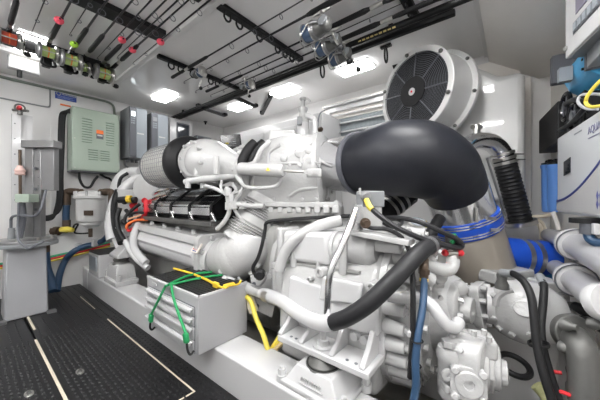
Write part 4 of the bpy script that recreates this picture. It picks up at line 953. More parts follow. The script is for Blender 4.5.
# engine-mount bracket bolted to the case
bz = .315
br = MB().span((.945, .425, bz), (1.13, .895, bz+.03)).build('mount_bracket', white, G, .006)
for y, hh in ((.875, .12), (.745, .115), (.585, .12), (.445, .14)):
    MB().prism([(.95, y, bz+.028), (.95, y, bz+.04), (1.005, y, bz+hh*.6), (1.05, y, bz+hh), (1.13, y, bz+hh), (1.13, y, bz+.028)], (0, .022, 0)).build('gusset', white, br, .005)
MB().span((1.10, .425, bz), (1.135, .895, bz+.13)).build('back_plate', white, br, .006)
for y in (.83, .80, .53, .49):
    MB().lathe((.975, y, bz+.028), (0, 0, 1), [(0, .008), (.004, .007)], 10).build('dowel', dgrey, br)
for x, y in ((1.05, .545), (1.075, .50)):
    MB().lathe((1.10, y, bz+.085), (-1, 0, 0), [(0, .026), (.02, .026), (.022, .02), (.04, .018)], 16).build('bolt', white, br)
st = V((1.0, .665, bz+.03))
MB().lathe(st, (0, 0, 1), [(0, .046), (.008, .046), (.010, .03)], 24).build('washer', white, br)
MB().hexn(st+V((0, 0, .008)), st+V((0, 0, .034)), .030).build('nut', white, br)
MB().cyl(st, st+V((0, 0, .085)), .015, n=16).build('stud', white, br, .003)
# resilient mount under the bracket
mq = V((.985, .655, .187))
t = T('vibration_mount', 'white cast vibration mount with a dark rubber core under the gearbox bracket', 'vibration mount', mq)
hs = MB().rings([[mq+V((a*w, b*l, h)) for a, b in ((-1, -1), (1, -1), (1, 1), (-1, 1))] for w, l, h in ((.115, .155, 0), (.115, .155, .02), (.105, .135, .025), (.075, .09, .095))]).build('housing', white, t, .012, seg=3)
MB().lathe(mq+V((.0, 0, .09)), (0, 0, 1), [(0, .078), (.006, .076), (.006, .066), (.012, .066), (.024, .052), (.038, .034), (.045, .034)], 32).build('rubber_core', casta, t)
MB().lathe(mq+V((.0, 0, .088)), (0, 0, 1), [(0, .07), (.009, .07)], 32).build('core_ring', rubber, t)
fx = V((-.030, 0, -.07)).normalized()
mb = MB()
for k in range(9):
    y = .70-k*.0115; mb.span((mq.x-.0995, y-.0035, mq.z+.050), (mq.x-.0925, y+.0035, mq.z+.062))
mb.build('embossed_print', castw, hs)
MB().span((mq.x-.106, .59, mq.z+.040), (mq.x-.098, .71, mq.z+.043)).build('embossed_line', white, hs)
for x, y in ((.893, .815), (1.07, .49), (.893, .50)):
    q = V((x, y, .187)); MB().cyl(q, q+V((0, 0, .03)), .024, n=16).build('washer', white, t); b_ = MB().hexn(q+V((0, 0, .03)), q+V((0, 0, .055)), .019).build('bolt', white, t)
    MB().cyl(q+V((0, 0, .055)), q+V((0, 0, .066)), .011, n=12).build('stud', white, b_)

# ------------------------------------------------------------------ hoses and pipes across the gearbox
t = T('coolant_hose', 'thick hose crossing the gearbox, white at the left and black rubber at the right', 'hose', P(332, 322, 1.12))
MB().tube([P(262, 293, 1.62), P(280, 300, 1.48), P(300, 314, 1.30), P(318, 322, 1.17), P(334, 322.5, 1.10)], [.036, .037, .036, .036, .036], 18, 7).build('white_sleeve', white, t)
MB().tube([P(333, 322.5, 1.10), P(348, 317, 1.05), P(368, 304, 1.01), P(390, 283, 1.0), P(410, 262, 1.03), P(424, 249, 1.08), P(434, 243, 1.13)], .0335, 18, 7).build('rubber_hose', hoseblk, t)
MB().cyl(P(266, 295, 1.59), P(271, 297, 1.55), .040, n=20).build('hose_clamp', steel, t)
MB().lathe(P(428, 246, 1.10), P(436, 242, 1.14)-P(428, 246, 1.10), [(0, .038), (.015, .039), (.02, .038)], 20).build('hose_clamp', alu, t)
hose('steel_pipe', 'polished steel pipe leaning across the front of the gearbox', 'pipe', [(356, 209, 1.22), (351, 224, 1.19), (341, 248, 1.15), (332, 268, 1.13), (329, 284, 1.13), (328, 300, 1.13), (327, 314, 1.14)], .0155, chrome, n=16)
hose('hose', 'pale grey hose arching over the left of the gearbox top', 'hose', [(279, 270, 1.46), (285, 252, 1.45), (296, 239, 1.43), (312, 229, 1.42), (327, 223.5, 1.42), (341, 220.5, 1.42)], .031, castw)
hose('cable', 'thin black cable clipped along the flange under the turbine housing', 'cable', [(256, 277, 1.6), (253, 268, 1.6), (258, 258, 1.6), (262, 245, 1.6), (265, 230, 1.62), (268, 222, 1.62), (290, 219.5, 1.58), (310, 218, 1.52), (330, 217, 1.46), (350, 216, 1.4)], .011, black, n=8)
one('sensor_plug', MB().lathe(P(261, 273, 1.62), P(258, 278, 1.5)-P(261, 273, 1.62), [(0, .012), (.01, .03), (.06, .03), (.07, .02)], 14), black, 'round black sensor plug below the exhaust elbow body', 'plug')
hose('hose', 'blue hose hanging down in front of the flange ring from a bronze fitting', 'hose', [(424, 276, 1.06), (424, 290, 1.04), (422, 312, 1.0), (418, 335, .97), (415.5, 362, .95), (416, 385, .94), (413, 404, .94)], .0135, bluh)
t = T('hose_fitting', 'bronze fitting with a gold collar above the blue hanging hose', 'pipe fitting', P(424, 280, 1.06))
MB().tube([P(425, 260, 1.09), P(424, 266, 1.06), P(424, 272, 1.06), P(424, 278, 1.06)], [.015, .017, .018, .016], 12, 4).build('body', brass, t)
MB().hexn(P(424, 269, 1.06), P(424, 274, 1.06), .021).build('nut', brass, t)
MB().cyl(P(424, 278, 1.06), P(424, 281, 1.06), .0165, n=14).build('collar', yel, t)
hose('cable', 'black cable running down in front of the flange ring beside the blue hose', 'cable', [(394, 231, 1.15), (402, 238, 1.12), (409, 250, 1.09), (412, 268, 1.05), (413, 290, 1.01), (413, 312, .99), (413, 332, .98), (411.5, 352, .97), (410, 378, .97)], .010, black, n=8)
for k, (py, l) in enumerate(((333, 'white clip holding the black cable to the flange ring bosses'),)):
    one('cable_clip', MB().box(P(411, py, .99), (.035, .03, .022), RT, FW), white, l, 'clip', None, .004)
for k, (px, py, l) in enumerate(((417.5, 341, 'black zip tie around the blue hanging hose, upper one'), (415.5, 366, 'black zip tie around the blue hanging hose, lower one'))):
    one('zip_tie', MB().torus(P(px, py, .962), (0, .1, 1), .018, .003, 18, 6), black, l, 'zip tie')
hose('hose', 'white hose bending around the near end of the gearbox above the pump', 'hose', [(416, 297, 1.06), (425, 300, 1.04), (433, 307, 1.02), (440, 317, 1.01), (447, 325, 1.01), (455, 327, 1.03), (459, 322, 1.06)], .023, white)
# black cables in loops above the gearbox
for pts, r, l in (([(365, 197, 1.2), (372, 209, 1.15), (388, 222, 1.12), (406, 232, 1.1), (428, 241, 1.1), (447, 246, 1.12), (458, 248, 1.15), (462, 245, 1.16), (455, 238, 1.15), (440, 231, 1.15), (420, 222, 1.18), (400, 218, 1.25), (384, 218, 1.32)], .0115, 'black cable from the grey solenoid block looping under the blue sleeve'),
                  ([(360, 224, 1.26), (372, 228, 1.22), (386, 229, 1.2), (396, 233, 1.17)], .010, 'short black cable across the top ledge of the gearbox'),
                  ([(384, 223, 1.35), (392, 228, 1.3), (398, 226, 1.3), (402, 222, 1.32), (396, 219, 1.35), (386, 220, 1.38)], .010, 'small coil of black cable in front of the gauge')):
    hose('cable', l, 'cable', pts, r, hoseblk, n=8)
one('cable_sleeve', MB().tube([P(366.5, 200, 1.185), P(369, 206, 1.155), P(372, 209.5, 1.142)], .0125, 10, 4), yelc, 'pale yellow tag around the black cable by the solenoid block', 'tag')
# machinery behind, below the elbow
t = T('rubber_connector', 'black rubber hose connector with steel bands under the black elbow', 'hose', P(395, 215, 1.9))
ca, cb_ = P(378, 217, 1.95), P(408, 193, 2.0)
MB().lathe(ca, cb_-ca, [(0, .085), ((cb_-ca).length*.5, .085), ((cb_-ca).length, .09)], 28).build('sleeve', rubber, t)
for f in (.35, .52, .70): MB().lathe(ca+(cb_-ca)*f, cb_-ca, [(0, .088), (.0, .091), (.02, .091), (.02, .088)], 28).build('band_clamp', steel, t)
t = T('pressure_gauge', 'small round gauge with a pale face behind the gearbox top', 'gauge', P(416, 228, 1.5))
MB().lathe(P(416, 226, 1.48), -FW+V((0, 0, 1.2)), [(0, .045), (.03, .05), (.034, .046)], 24, .8).build('case', steel, t)
MB().lathe(P(416, 226, 1.48)+(-FW+V((0, 0, 1.2))).normalized()*.034, -FW+V((0, 0, 1.2)), [(0, .042), (.002, .042)], 24, .8).build('dial', lgrey, t)
t = T('tee_fitting', 'steel fitting with red caps and a green band between the gearbox and the riser', 'pipe fitting', P(452, 260, 1.18))
MB().cyl(P(453, 262, 1.16), P(453, 250, 1.18), .022, n=16).build('body', steel, t)
MB().cyl(P(453, 250, 1.18), P(451, 236, 1.2), .026, n=16).build('sleeve', hoseblk, t)
MB().tube([P(451, 243, 1.17), P(454, 240, 1.17), P(454, 234, 1.18)], .009, 8, 4).build('green_band', bungee, t)
MB().cyl(P(445, 253, 1.16), P(461, 253, 1.16), .012, n=12).build('cross_arm', steel, t)
for px in (445, 460.5): MB().ball(P(px, 253, 1.155), .015, n=12).build('cap', red, t)
hose('hose', 'black pipe stub leaning behind the end of the thick black hose', 'hose', [(420, 246, 1.35), (428, 238, 1.38), (434, 228, 1.42), (440, 218, 1.46)], .030, rubber)
hose('cable', 'yellow hose end visible under the black elbow', 'hose', [(424, 222, 1.75), (426, 228, 1.72), (427, 236, 1.7)], .018, yelc)
# wires / yellow hoses in the bilge
for pts, r, m_, l in (([(238, 292, 1.7), (250, 300, 1.62), (256, 318, 1.55), (263, 334, 1.5), (268, 350, 1.46)], .014, yelc, 'yellow hose dropping into the bilge right of the tool chest'),
                      ([(290, 318, 1.5), (284, 330, 1.5), (277, 342, 1.5), (269, 354, 1.5)], .017, yelc, 'yellow hose slanting down behind the near stringer, lower one'),
                      ([(296, 318, 1.48), (290, 333, 1.48), (280, 345, 1.48), (272, 352, 1.47)], .012, mat('tan_hose', (.55, .42, .2), .5), 'tan hose slanting down behind the near stringer'),
                      ([(246, 290, 1.72), (252, 306, 1.66), (254, 312, 1.65)], .03, mat('cream_hose', (.62, .57, .45), .5), 'short cream hose end right of the tool chest'),
                      ([(238, 278, 1.7), (246, 285, 1.66), (258, 288, 1.62), (266, 290, 1.6)], .012, alu, 'thin grey line below the exhaust elbow body'),
                      ([(226, 281, 1.78), (236, 290, 1.72), (248, 291, 1.68), (262, 284, 1.66), (268, 272, 1.66)], .007, alu, 'fine grey wire looping below the exhaust elbow body')):
    hose('hose', l, 'hose', pts, r, m_, n=10)
t = T('steel_bracket', 'white perforated bracket plate below the exhaust elbow body', 'bracket', P(262, 310, 1.7))
MB().prism([P(250, 276, 1.72), P(270, 272, 1.7), P(276, 302, 1.66), P(272, 318, 1.66), P(254, 310, 1.7)], FW*.02).build('plate', castw, t, .005)
for px, py in ((272, 276), (257, 306), (272, 312), (254, 284)): MB().lathe(P(px, py, 1.69), -FW, [(0, .014), (.004, .013)], 12).build('bolt', dgrey, t)
hose('hose', 'white elbow hose from the engine to the sleeve of the crossing hose', 'hose', [(224, 280, 1.75), (235, 284, 1.7), (248, 288, 1.66), (264, 294, 1.61)], .032, castw)
hose('hose', 'pale vertical hose stub left of the gearbox with black wires on top', 'hose', [(283, 303, 1.62), (284, 290, 1.62), (284, 275, 1.62)], .038, pvc)
# ------------------------------------------------------------------ outboard side: louvre, fan, tank, cabinet
t = T('louvre_vent', 'white framed louvred vent with grey mesh on the outboard wall', 'vent', (2.84, 1.3, 1.4))
xl = 2.80
L0, L1 = PX(326.5, 109, xl), PX(470, 109, xl)
ztop = L0.z; zbot = 1.28; ya, yb = L0.y, L0.y-1.05
MB().span((xl+.05, yb, zbot), (XR, ya, ztop)).build('mesh_screen', slatm, t)
fr = MB(); 
fr.span((xl, ya-.05, zbot), (XR, ya, ztop)); fr.span((xl, yb, ztop-.06), (XR, ya-.05, ztop)); fr.span((xl, yb, zbot), (XR, yb+.05, ztop-.06)); fr.span((xl, yb+.05, zbot), (XR, ya-.05, zbot+.05))
fr.build('frame', white, t, .006)
z = ztop-.10
while z > zbot+.1:
    MB().prism([(xl+.01, yb+.05, z-.016), (xl+.045, yb+.05, z+.008), (xl+.045, yb+.05, z+.014), (xl+.01, yb+.05, z-.004)], (0, ya-yb-.10, 0)).build('slat', white, t); z -= .105
g = MB()
for k in range(60):
    y = yb+.06+k*(ya-yb-.12)/59; g.span((xl+.045, y, zbot+.05), (xl+.052, y+.006, ztop-.06))
g.build('mesh_wire', lgrey, t)
MB().span((xl-.04, yb, ztop), (XR, ya+.03, ztop+.025)).build('top_shelf', white, t, .004)
# white side cabinets
t = T('side_cabinet', 'long white cabinet along the outboard wall behind the engine', 'cabinet', (2.6, 2.9, .42))
xc = 2.45
C0, C1 = PX(236, 133, xc), PX(324, 113, xc)
MB().span((xc, C1.y+.02, .42), (XR-.005, min(C0.y, YF-.01), C0.z)).build('carcass', white, t, .01)
yd = [PX(p, 140, xc).y for p in (239, 264, 297, 323)]
for i in range(3):
    d_ = MB().span((xc-.014, yd[i+1]+.012, 1.0), (xc, yd[i]-.012, C0.z-.085)).build('door', white, t, .004)
    if i == 0:
        q = V((xc-.014, (yd[0]+yd[1])/2, C0.z-.16)); MB().lathe(q, (-1, 0, 0), [(0, .03), (.008, .03), (.012, .016)], 20).build('latch', steel, d_)
# breather bottle
c = P(303, 150, 2.35)
t = T('breather_filter', 'tall white bottle filter with a tap head standing above the engine', 'filter', V((c.x, c.y, P(303, 140, 2.35).z)))
zb, z1_ = P(303, 139, 2.35).z, P(303, 122, 2.35).z
MB().lathe(V((c.x, c.y, zb)), (0, 0, 1), [(-.02, .058), (0, .058), (.005, .052), (z1_-zb-.02, .052), (z1_-zb+.0, .05)], 28).build('bottle', white, t)
MB().lathe(V((c.x, c.y, zb)), (0, 0, 1), [(-.03, .066), (-.005, .066)], 28).build('base_ring', dgrey, t)
MB().lathe(V((c.x, c.y, z1_-.01)), (0, 0, 1), [(0, .052), (.03, .05), (.05, .036), (.10, .034), (.115, .042), (.13, .042), (.14, .018), (.20, .016), (.205, .03), (.22, .03)], 24).build('head', castw, t)
MB().tube([V((c.x, c.y, z1_+.195)), V((c.x, c.y, z1_+.195))+RT*.035+V((0, 0, .01)), V((c.x, c.y, z1_+.18))+RT*.065], .009, 8, 4).build('lever', white, t)
MB().tube([P(305, 116, 2.32), P(311, 117.5, 2.32), P(314.5, 121, 2.32), P(314.8, 130, 2.32), P(314.8, 152, 2.32)], .026, 14, 6).build('side_pipe', white, t)
MB().box(P(299.5, 121, 2.26), (.04, .03, .07), RT, FW).build('clip', mgrey, t, .004)
hose('cable', 'thin dark cable hanging on the wall beside the louvred vent', 'cable', [(325, 110, 2.9), (320, 114, 2.85), (318, 124, 2.8), (320, 135, 2.75), (322, 150, 2.7)], .008, dgrey, n=8)
for k, py in enumerate((131, 134.5, 138)): 
    pass
t = T('manifold_valve', 'small brown and white valve cluster between the bottle filter and the vent', 'valve', P(320, 140, 2.5))
for k, py in enumerate((130, 135, 140)):
    q = P(319.5, py, 2.5); MB().lathe(q, -FW+RT*.4, [(0, .02), (.02, .026), (.04, .02), (.05, .012)], 12).build('valve_knob', (brass, castw, brass)[k], t)
MB().cyl(P(320, 126, 2.53), P(320, 150, 2.53), .016, n=10).build('stem', castw, t)
# screen
t = T('monitor', 'black monitor with a yellow logo standing behind the engine', 'monitor', P(231, 148, 2.7))
qc = P(231, 141, 2.7); xx = V((.75, -.66, 0)).normalized(); MB().box(qc, (.20, .02, .125), xx+V((0, 0, .12))).build('screen', blackg, t, .004)
MB().ball(P(227, 143.5, 2.683), .020, (1, .35, 1), 14, FW).build('logo_disc', yelc, t)
mb = MB()
for k in range(3): mb.box(P(233, 139.5+2*k, 2.684), (.06, .004, .006), xx+V((0, 0, .12)))
mb.build('screen_print', mgrey, t)
MB().box(P(230, 149, 2.72), (.12, .06, .05), xx).build('base', black, t, .005)
for k, (px, py) in enumerate(((243, 148), (237, 151))):
    one('wiring_block', MB().ball(P(px, py, 2.45), .04, (1.4, 1, .8), 14), castw, ('small white fitting left of the black rubber boots', 'small white fitting behind the compressor outlet')[k], 'fitting')

# moulded tank
t = T('air_intake_box', 'large white moulded box behind the axial fan on the outboard wall', 'tank', (2.6, .4, .95))
def pxz(px, py, X): q = PX(px, py, X); return q
xf = 2.50
yR = PX(525.5, 120, xf).y; zt0 = PX(525, 70, xf).z
yL = PX(436, 62, xf).y
prof = [(yR, .98), (yR, zt0), (PX(513, 70, xf).y, PX(513, 72, xf).z), (PX(500, 74, xf).y, PX(500, 75.5, xf).z), (PX(487, 70, xf).y, PX(487, 70, xf).z), (PX(462, 60, xf).y, PX(462, 61, xf).z), (PX(450, 62, xf).y, PX(450, 62, xf).z), (yL, PX(450, 62, xf).z), (yL, .98)]
MB().prism([(xf, y, z) for y, z in prof], (XR-xf-.01, 0, 0)).build('shell', gel, t, .045, ang=50, seg=4)
# axial fan
fc = P(413, 92, 2.05); fa_ = V((.906, -.423, 0)).normalized(); FR = .325
t = T('axial_fan', 'large white axial fan with a dark wire guard bolted to the moulded box', 'fan', fc-V((0, 0, FR)))
Lf = .25
MB().lathe(fc, fa_, [(.02, FR*.86), (0, FR*.88), (0, FR), (.012, FR+.004), (.022, FR-.01), (.03, FR-.015), (Lf-.02, FR-.015), (Lf-.015, FR+.02), (Lf+.01, FR+.02), (Lf+.01, FR-.05)], 64).build('casing', gel, t, .003)
MB().lathe(fc+fa_*.01, fa_, [(0, FR*.885), (.03, FR*.885), (Lf*.9, FR*.885)], 64).build('inner_duct', black, t)
MB().lathe(fc+fa_*(Lf*.9), fa_, [(0, FR*.9), (.01, FR*.9)], 48).build('backing', black, t)
gd = MB()
n_ = 15
for k in range(n_): gd.torus(fc-fa_*.004, fa_, FR*(.36+.51*k/(n_-1)), .0017, 56, 6)
u_, v_, a_ = basis(fa_)
for k in range(8):
    an_ = 2*PI*k/8+.12; d_ = u_*math.cos(an_)+v_*math.sin(an_); gd.cyl(fc-fa_*.006+d_*FR*.3, fc-fa_*.006+d_*FR*.88, .0045, n=6)
gd.build('wire_guard', dgrey, t)
hb = MB().lathe(fc-fa_*.012, fa_, [(0, FR*.30), (.0, FR*.34), (.02, FR*.35), (.15, FR*.35)], 40).build('motor_hub', black, t)
MB().lathe(fc-fa_*.016, fa_, [(0, .028), (.004, .028)], 24).build('badge', white, hb)
MB().lathe(fc-fa_*.018, fa_, [(0, .009), (.004, .009)], 20).build('badge_centre', red, hb)
for k in range(7):
    an_ = 2*PI*k/7; d0 = u_*math.cos(an_)+v_*math.sin(an_); tn = fa_.cross(d0)
    r0, r1 = FR*.33, FR*.84
    quad = [fc+fa_*.10+d0*r0+tn*.035, fc+fa_*.14+d0*r0-tn*.035, fc+fa_*.16+d0*r1-tn*.085, fc+fa_*.09+d0*r1+tn*.06]
    MB().prism(quad, fa_*.008).build('blade', mat('fan_blade_%d' % k, (.035, .035, .038), .4) if k == 0 else MATS['fan_blade_0'], t)
for k in range(6):
    an_ = 2*PI*k/6+.35; d_ = u_*math.cos(an_)+v_*math.sin(an_); q = fc+d_*FR*.95
    MB().lathe(q, -fa_, [(0, .014), (.012, .014), (.02, .008)], 12).build('bolt', casta, t)
for k in range(8):
    an_ = 2*PI*k/8+.2; d_ = u_*math.cos(an_)+v_*math.sin(an_); q = fc+fa_*(Lf-.015)+d_*(FR+.005)
    MB().lathe(q, -fa_, [(0, .012), (.012, .012), (.018, .008)], 10).build('bolt', casta, t)

# ribbed exhaust hose with steel elbow
t = T('ribbed_hose', 'black ribbed hose with a polished steel elbow in front of the moulded box', 'hose', P(518, 226, 1.9))
MB().tube([P(464, 150, 1.86), P(470, 143.5, 1.86), P(479, 140.5, 1.87), P(490, 142, 1.88), P(498, 148, 1.89), P(503, 156, 1.9)], [.056, .058, .060, .061, .061, .062], 26, 7).build('steel_elbow', chrome, t)
ra, rb = P(502.5, 154, 1.9), P(521, 222, 1.9); rl = (rb-ra).length
prof = [(0, .062)]
for k in range(16):
    h = .08+k*(rl-.08)/16; w_ = (rl-.08)/16; prof += [(h, .066), (h+w_*.5, .071), (h+w_*.8, .066)]
prof.append((rl, .066))
MB().lathe(ra, rb-ra, prof, 32).build('corrugated_hose', rubber, t)
rn = (rb-ra).normalized()
for h in (-.010, .025, .055): MB().lathe(ra+rn*h, rb-ra, [(0, .062), (0, .072), (.020, .072), (.020, .062)], 32).build('band_clamp', steel, t)
for h in (-.0, .04): MB().cyl(ra+rn*h+RT*.075, ra+rn*h+RT*.15, .005, n=8).build('clamp_screw', casta, t)
MB().lathe(rb-rn*.01, rn, [(0, .08), (0, .092), (.03, .092), (.03, .08)], 32).build('end_clamp', steel, t)
q = P(476.5, 130, 1.86); MB().cyl(q-V((0, 0, .03)), q+V((0, 0, .035)), .022, n=12).build('drain_boss', steel, t)
MB().cyl(q+V((0, 0, .02))-RT*.035, q+V((0, 0, .02))+RT*.035, .014, n=10).build('drain_cock', steel, t)
hose('cable', 'thin grey line running down the left of the ribbed hose', 'cable', [(487, 158, 1.75), (494, 180, 1.76), (503, 208, 1.77), (506, 216, 1.77), (501, 224, 1.77)], .007, alu, n=8)

# blue sleeve to the overboard exhaust
t = T('exhaust_sleeve', 'horizontal blue silicone sleeve with steel bands at the aft bulkhead', 'hose', P(530, 275, 1.95))
sa, sb_ = P(496, 254, 1.76), P(548, 259, 1.74); sl = (sb_-sa)
MB().lathe(sa, sl, [(0, .112), (.01, .115), (sl.length, .115)], 32).build('sleeve', blue, t)
for f in (.42, .62): MB().lathe(sa+sl*f, sl, [(0, .115), (0, .1175), (.028, .1175), (.028, .115)], 32).build('band_clamp', steel, t)
one('hose', MB().tube([P(536, 268, 1.75), P(550, 271, 1.7), P(565, 276, 1.65)], .05, 16, 5), cyanh, 'teal blue hose lying under the horizontal blue sleeve', 'hose')
# ------------------------------------------------------------------ aft bulkhead equipment
def bulk(name, label, cat, a, depth, nrm=BN): return None
UZ = V((0, 0, 1))
def face_frame(pa, pb):   # unit vectors of a vertical face seen between two points
    u = (pb-pa); u.z = 0; u.normalize(); n = UZ.cross(u)
    if n.dot(CAM-pa) < 0: n = -n
    return u, n
# watermaker
wa, wb = P(557, 138, 1.54), P(600, 138, 1.055); zt_, zb_ = 1.357, .926
u, n = face_frame(wa, wb); wl = (V((wb.x, wb.y, 0))-V((wa.x, wa.y, 0))).length+.25; w0 = V((wa.x, wa.y, 0))
t = T('watermaker', 'pale grey watermaker box with a blue curved line on the aft bulkhead', 'watermaker', w0+u*.3+V((0, 0, zb_)))
MB().box(w0+u*wl/2-n*.06+V((0, 0, (zt_+zb_)/2)), (wl, .12, zt_-zb_), u).build('cabinet', mat('watermaker_grey', (.62, .64, .66), .3, coat=.3), t, .012, seg=3)
def wq(s, z, o=.001): return w0+u*s+n*o+V((0, 0, z))
def wpix(px, py, o=.001):
    r = ray(px, py); q = CAM+r*((w0-CAM).dot(n)/r.dot(n)); return V((q.x, q.y, q.z))+n*o
mb = MB(); mb.prism([wpix(564.5, 162), wpix(571, 157), wpix(571, 172.5), wpix(564.5, 176)], n*.003); mb.build('window', glassd, t)
top_, bot_ = [], []
for k in range(22):
    s = wl*k/21; f = k/21; z = .995+.30*f**1.8
    top_.append(wq(s, z+.006)); bot_.append(wq(s, z-.006))
mb = MB()
for k in range(21): mb.prism([bot_[k], bot_[k+1], top_[k+1], top_[k]], n*.0012)
mb.build('blue_line', navy, t)
top_ = [wq(wl*k/21, .986+.30*(k/21)**1.8) for k in range(22)]
mb = MB()
for k in range(21): mb.prism([wq(wl*k/21, zb_+.015), wq(wl*(k+1)/21, zb_+.015), top_[k+1], top_[k]], n*.0008)
mb.build('white_field', white, t)
p_ = wpix(588.5, 134.5)
text('brand_lettering', 'AQUA WHISPER', .044, slate, t, p_+n*.001, u, UZ)
q0_, q1_ = wpix(588.5, 138.0), wpix(603, 134)
MB().prism([p_-V((0, 0, .016)), p_+u*.34-V((0, 0, .016)), p_+u*.34-V((0, 0, .020)), p_-V((0, 0, .020))], n*.001).build('underline', slate, t)
MB().prism([wpix(574.5, 134), wpix(582, 129.5), wpix(582, 130.8), wpix(574.5, 135.3)], n*.001).build('small_print', lgrey, t)
lq = wpix(598, 200)
for dz in (.018, -.018): MB().prism([lq+V((0, 0, dz+.02)), lq+u*.013+V((0, 0, dz)), lq+V((0, 0, dz-.02)), lq-u*.013+V((0, 0, dz))], n*.001).build('diamond_logo', navy, t)
for dz in (.018, -.018): MB().prism([lq+u*.03+V((0, 0, dz+.02)), lq+u*.043+V((0, 0, dz)), lq+u*.03+V((0, 0, dz-.02)), lq+u*.017+V((0, 0, dz))], n*.001).build('diamond_logo', navy, t)
# hose tails below it
t = T('hose_tail', 'navy blue hose with a black union below the watermaker', 'hose', P(592, 240, 1.12))
MB().cyl(P(585, 218, 1.14), P(585, 223, 1.14), .05, n=14).build('union', black, t)
MB().cyl(P(588, 219, 1.12), P(588, 234, 1.12), .026, n=14).build('sleeve', dgrey, t)
MB().tube([P(588, 232, 1.12), P(590, 238, 1.11), P(595, 242, 1.09), P(606, 243, 1.06)], .018, 10, 5).build('tail', bluh, t)
one('white_clip', MB().box(P(596, 229, 1.08), (.028, .02, .045), u), white, 'small white clip beside the hose under the watermaker', 'clip', None, .003)
# upper instrument cabinet
ca_, cb2 = P(565, 60, 1.25), P(600, 25, 1.0); u2, n2 = face_frame(ca_, cb2); zc_ = ca_.z
c0_ = V((ca_.x, ca_.y, 0)); cl_ = .75
t = T('control_panel', 'white control panel with a dark display and key row at the top right', 'control panel', c0_+u2*.3+V((0, 0, zc_)))
MB().box(c0_+u2*cl_/2-n2*.09+V((0, 0, zc_+.30)), (cl_, .18, .60), u2).build('cabinet', white, t, .006)
MB().box(c0_+u2*cl_/2-n2*.09+V((0, 0, zc_-.002)), (cl_*.96, .165, .006), u2).build('base_plate', mgrey, t)
def cpix(px, py, o=.001):
    r = ray(px, py); return CAM+r*((c0_-CAM).dot(n2)/r.dot(n2))+n2*o
kA = cpix(574, 27.5); kz = kA.z; kb = V((kA.x, kA.y, 0))
MB().prism([kb+V((0, 0, kz-.03)), kb+u2*.20+V((0, 0, kz-.03)), kb+u2*.20+V((0, 0, kz+.018)), kb+V((0, 0, kz+.018))], n2*.003).build('key_strip', dgrey, t)
for k in range(5):
    s = .008+.038*k; MB().prism([kb+u2*s+V((0, 0, kz-.022))+n2*.003, kb+u2*(s+.026)+V((0, 0, kz-.022))+n2*.003, kb+u2*(s+.026)+V((0, 0, kz+.010))+n2*.003, kb+u2*s+V((0, 0, kz+.010))+n2*.003], n2*.004).build('key', lgrey, t)
MB().prism([kb+u2*.02+V((0, 0, kz+.045)), kb+u2*.22+V((0, 0, kz+.045)), kb+u2*.22+V((0, 0, kz+.19)), kb+u2*.02+V((0, 0, kz+.19))], n2*.002).build('display', mat('violet_grey_display', (.20, .19, .24), .2), t)
q = cpix(566.5, 48.5); MB().lathe(q, n2, [(0, .012), (.006, .012), (.010, .006)], 14).build('lock', steel, t)
# dark grey device, blue inverter, black fans, cables
gq = PB(564.5, 70, .075)
t = T('relay_box', 'dark grey box with a pale face behind the blue charger', 'relay box', gq-V((0, 0, .1)))
MB().box(gq+BU*.02, (.05, .13, .17), BU).build('body', dgrey, t, .006)
MB().box(PB(565, 75, .155), (.035, .05, .07), BU).build('front_plate', lgrey, t)
va, vb2 = PB(566, 97, .12), PB(587, 97, .12)
b0_ = V((va.x, va.y, 0)); bl = (V((vb2.x, vb2.y, 0))-b0_).length; u3, n3 = BU, BN
t = T('battery_charger', 'blue battery charger with a grey end panel under the control panel', 'charger', va)
zt9, zb9 = PB(576, 55, .12).z, PB(568, 98, .12).z; hh9 = zt9-zb9
MB().prism([b0_+n3*o+V((0, 0, zb9+hh9*z)) for o, z in ((-.11, 0), (-.11, 1), (-.02, 1), (0, .86), (.008, .5), (-.015, .2), (-.06, 0))], u3*bl).build('blue_case', bluev, t, .006)
MB().box(b0_+u3*(bl+.15)-n3*.05+V((0, 0, zb9+hh9*.62)), (.28, .11, hh9*.72), u3).build('grey_end', mgrey, t, .004)
MB().box(b0_+u3*(bl+.004)-n3*.05+V((0, 0, zb9+hh9*.6)), (.02, .115, hh9*.74), u3).build('joint_strip', dgrey, t)
for z in (.35, .6, .85): MB().lathe(b0_+u3*(bl-.03)+n3*.004+V((0, 0, zb9+hh9*z)), n3, [(-.02, .007), (.006, .006)], 10).build('screw', black, t)
one('cable', MB().tube([PB(606, 76, .12), PB(598, 83, .14), PB(592, 90, .15), PB(587, 97, .16), PB(586, 103, .16), PB(591, 107, .16), PB(606, 105, .15)], .0065, 12, 6), yelc, 'yellow cable curving out from under the blue battery charger', 'cable')
one('cable', MB().tube([PB(606, 95, .12), PB(594, 94, .13), PB(582, 95, .14), PB(578, 100, .15), PB(580, 105, .15), PB(588, 109, .14), PB(598, 109, .12)], .006, 12, 6), pvc, 'white cable curving under the blue battery charger', 'cable')
t = T('cooling_fan', 'black boxed cooling fan cluster above the watermaker', 'fan', PB(568, 138, .06))
cb9 = (PB(558, 114, .0)+PB(581, 114, .0))/2; wb9 = (PB(581, 114, 0)-PB(558, 114, 0)).length
zt8, zb8 = PB(566, 93, .1).z, PB(566, 138, .1).z
MB().box(V((cb9.x, cb9.y, (zt8+zb8)/2))+n3*.055, (wb9, .10, zt8-zb8), u3).build('housing', black, t, .008)
for k, (px, py) in enumerate(((566, 107), (574, 116))):
    q0 = PB(px, py, .115)
    MB().torus(q0, n3, .07, .012, 24, 8).build('fan_ring', blackg, t)
    MB().lathe(q0, n3, [(-.01, .026), (.012, .026)], 16).build('fan_hub', dgrey, t)
    for j in range(5):
        an_ = 2*PI*j/5; dd = u3*math.cos(an_)+UZ*math.sin(an_); MB().box(q0+dd*.042, (.04, .004, .024), dd, n3).build('fan_blade', dgrey, t)
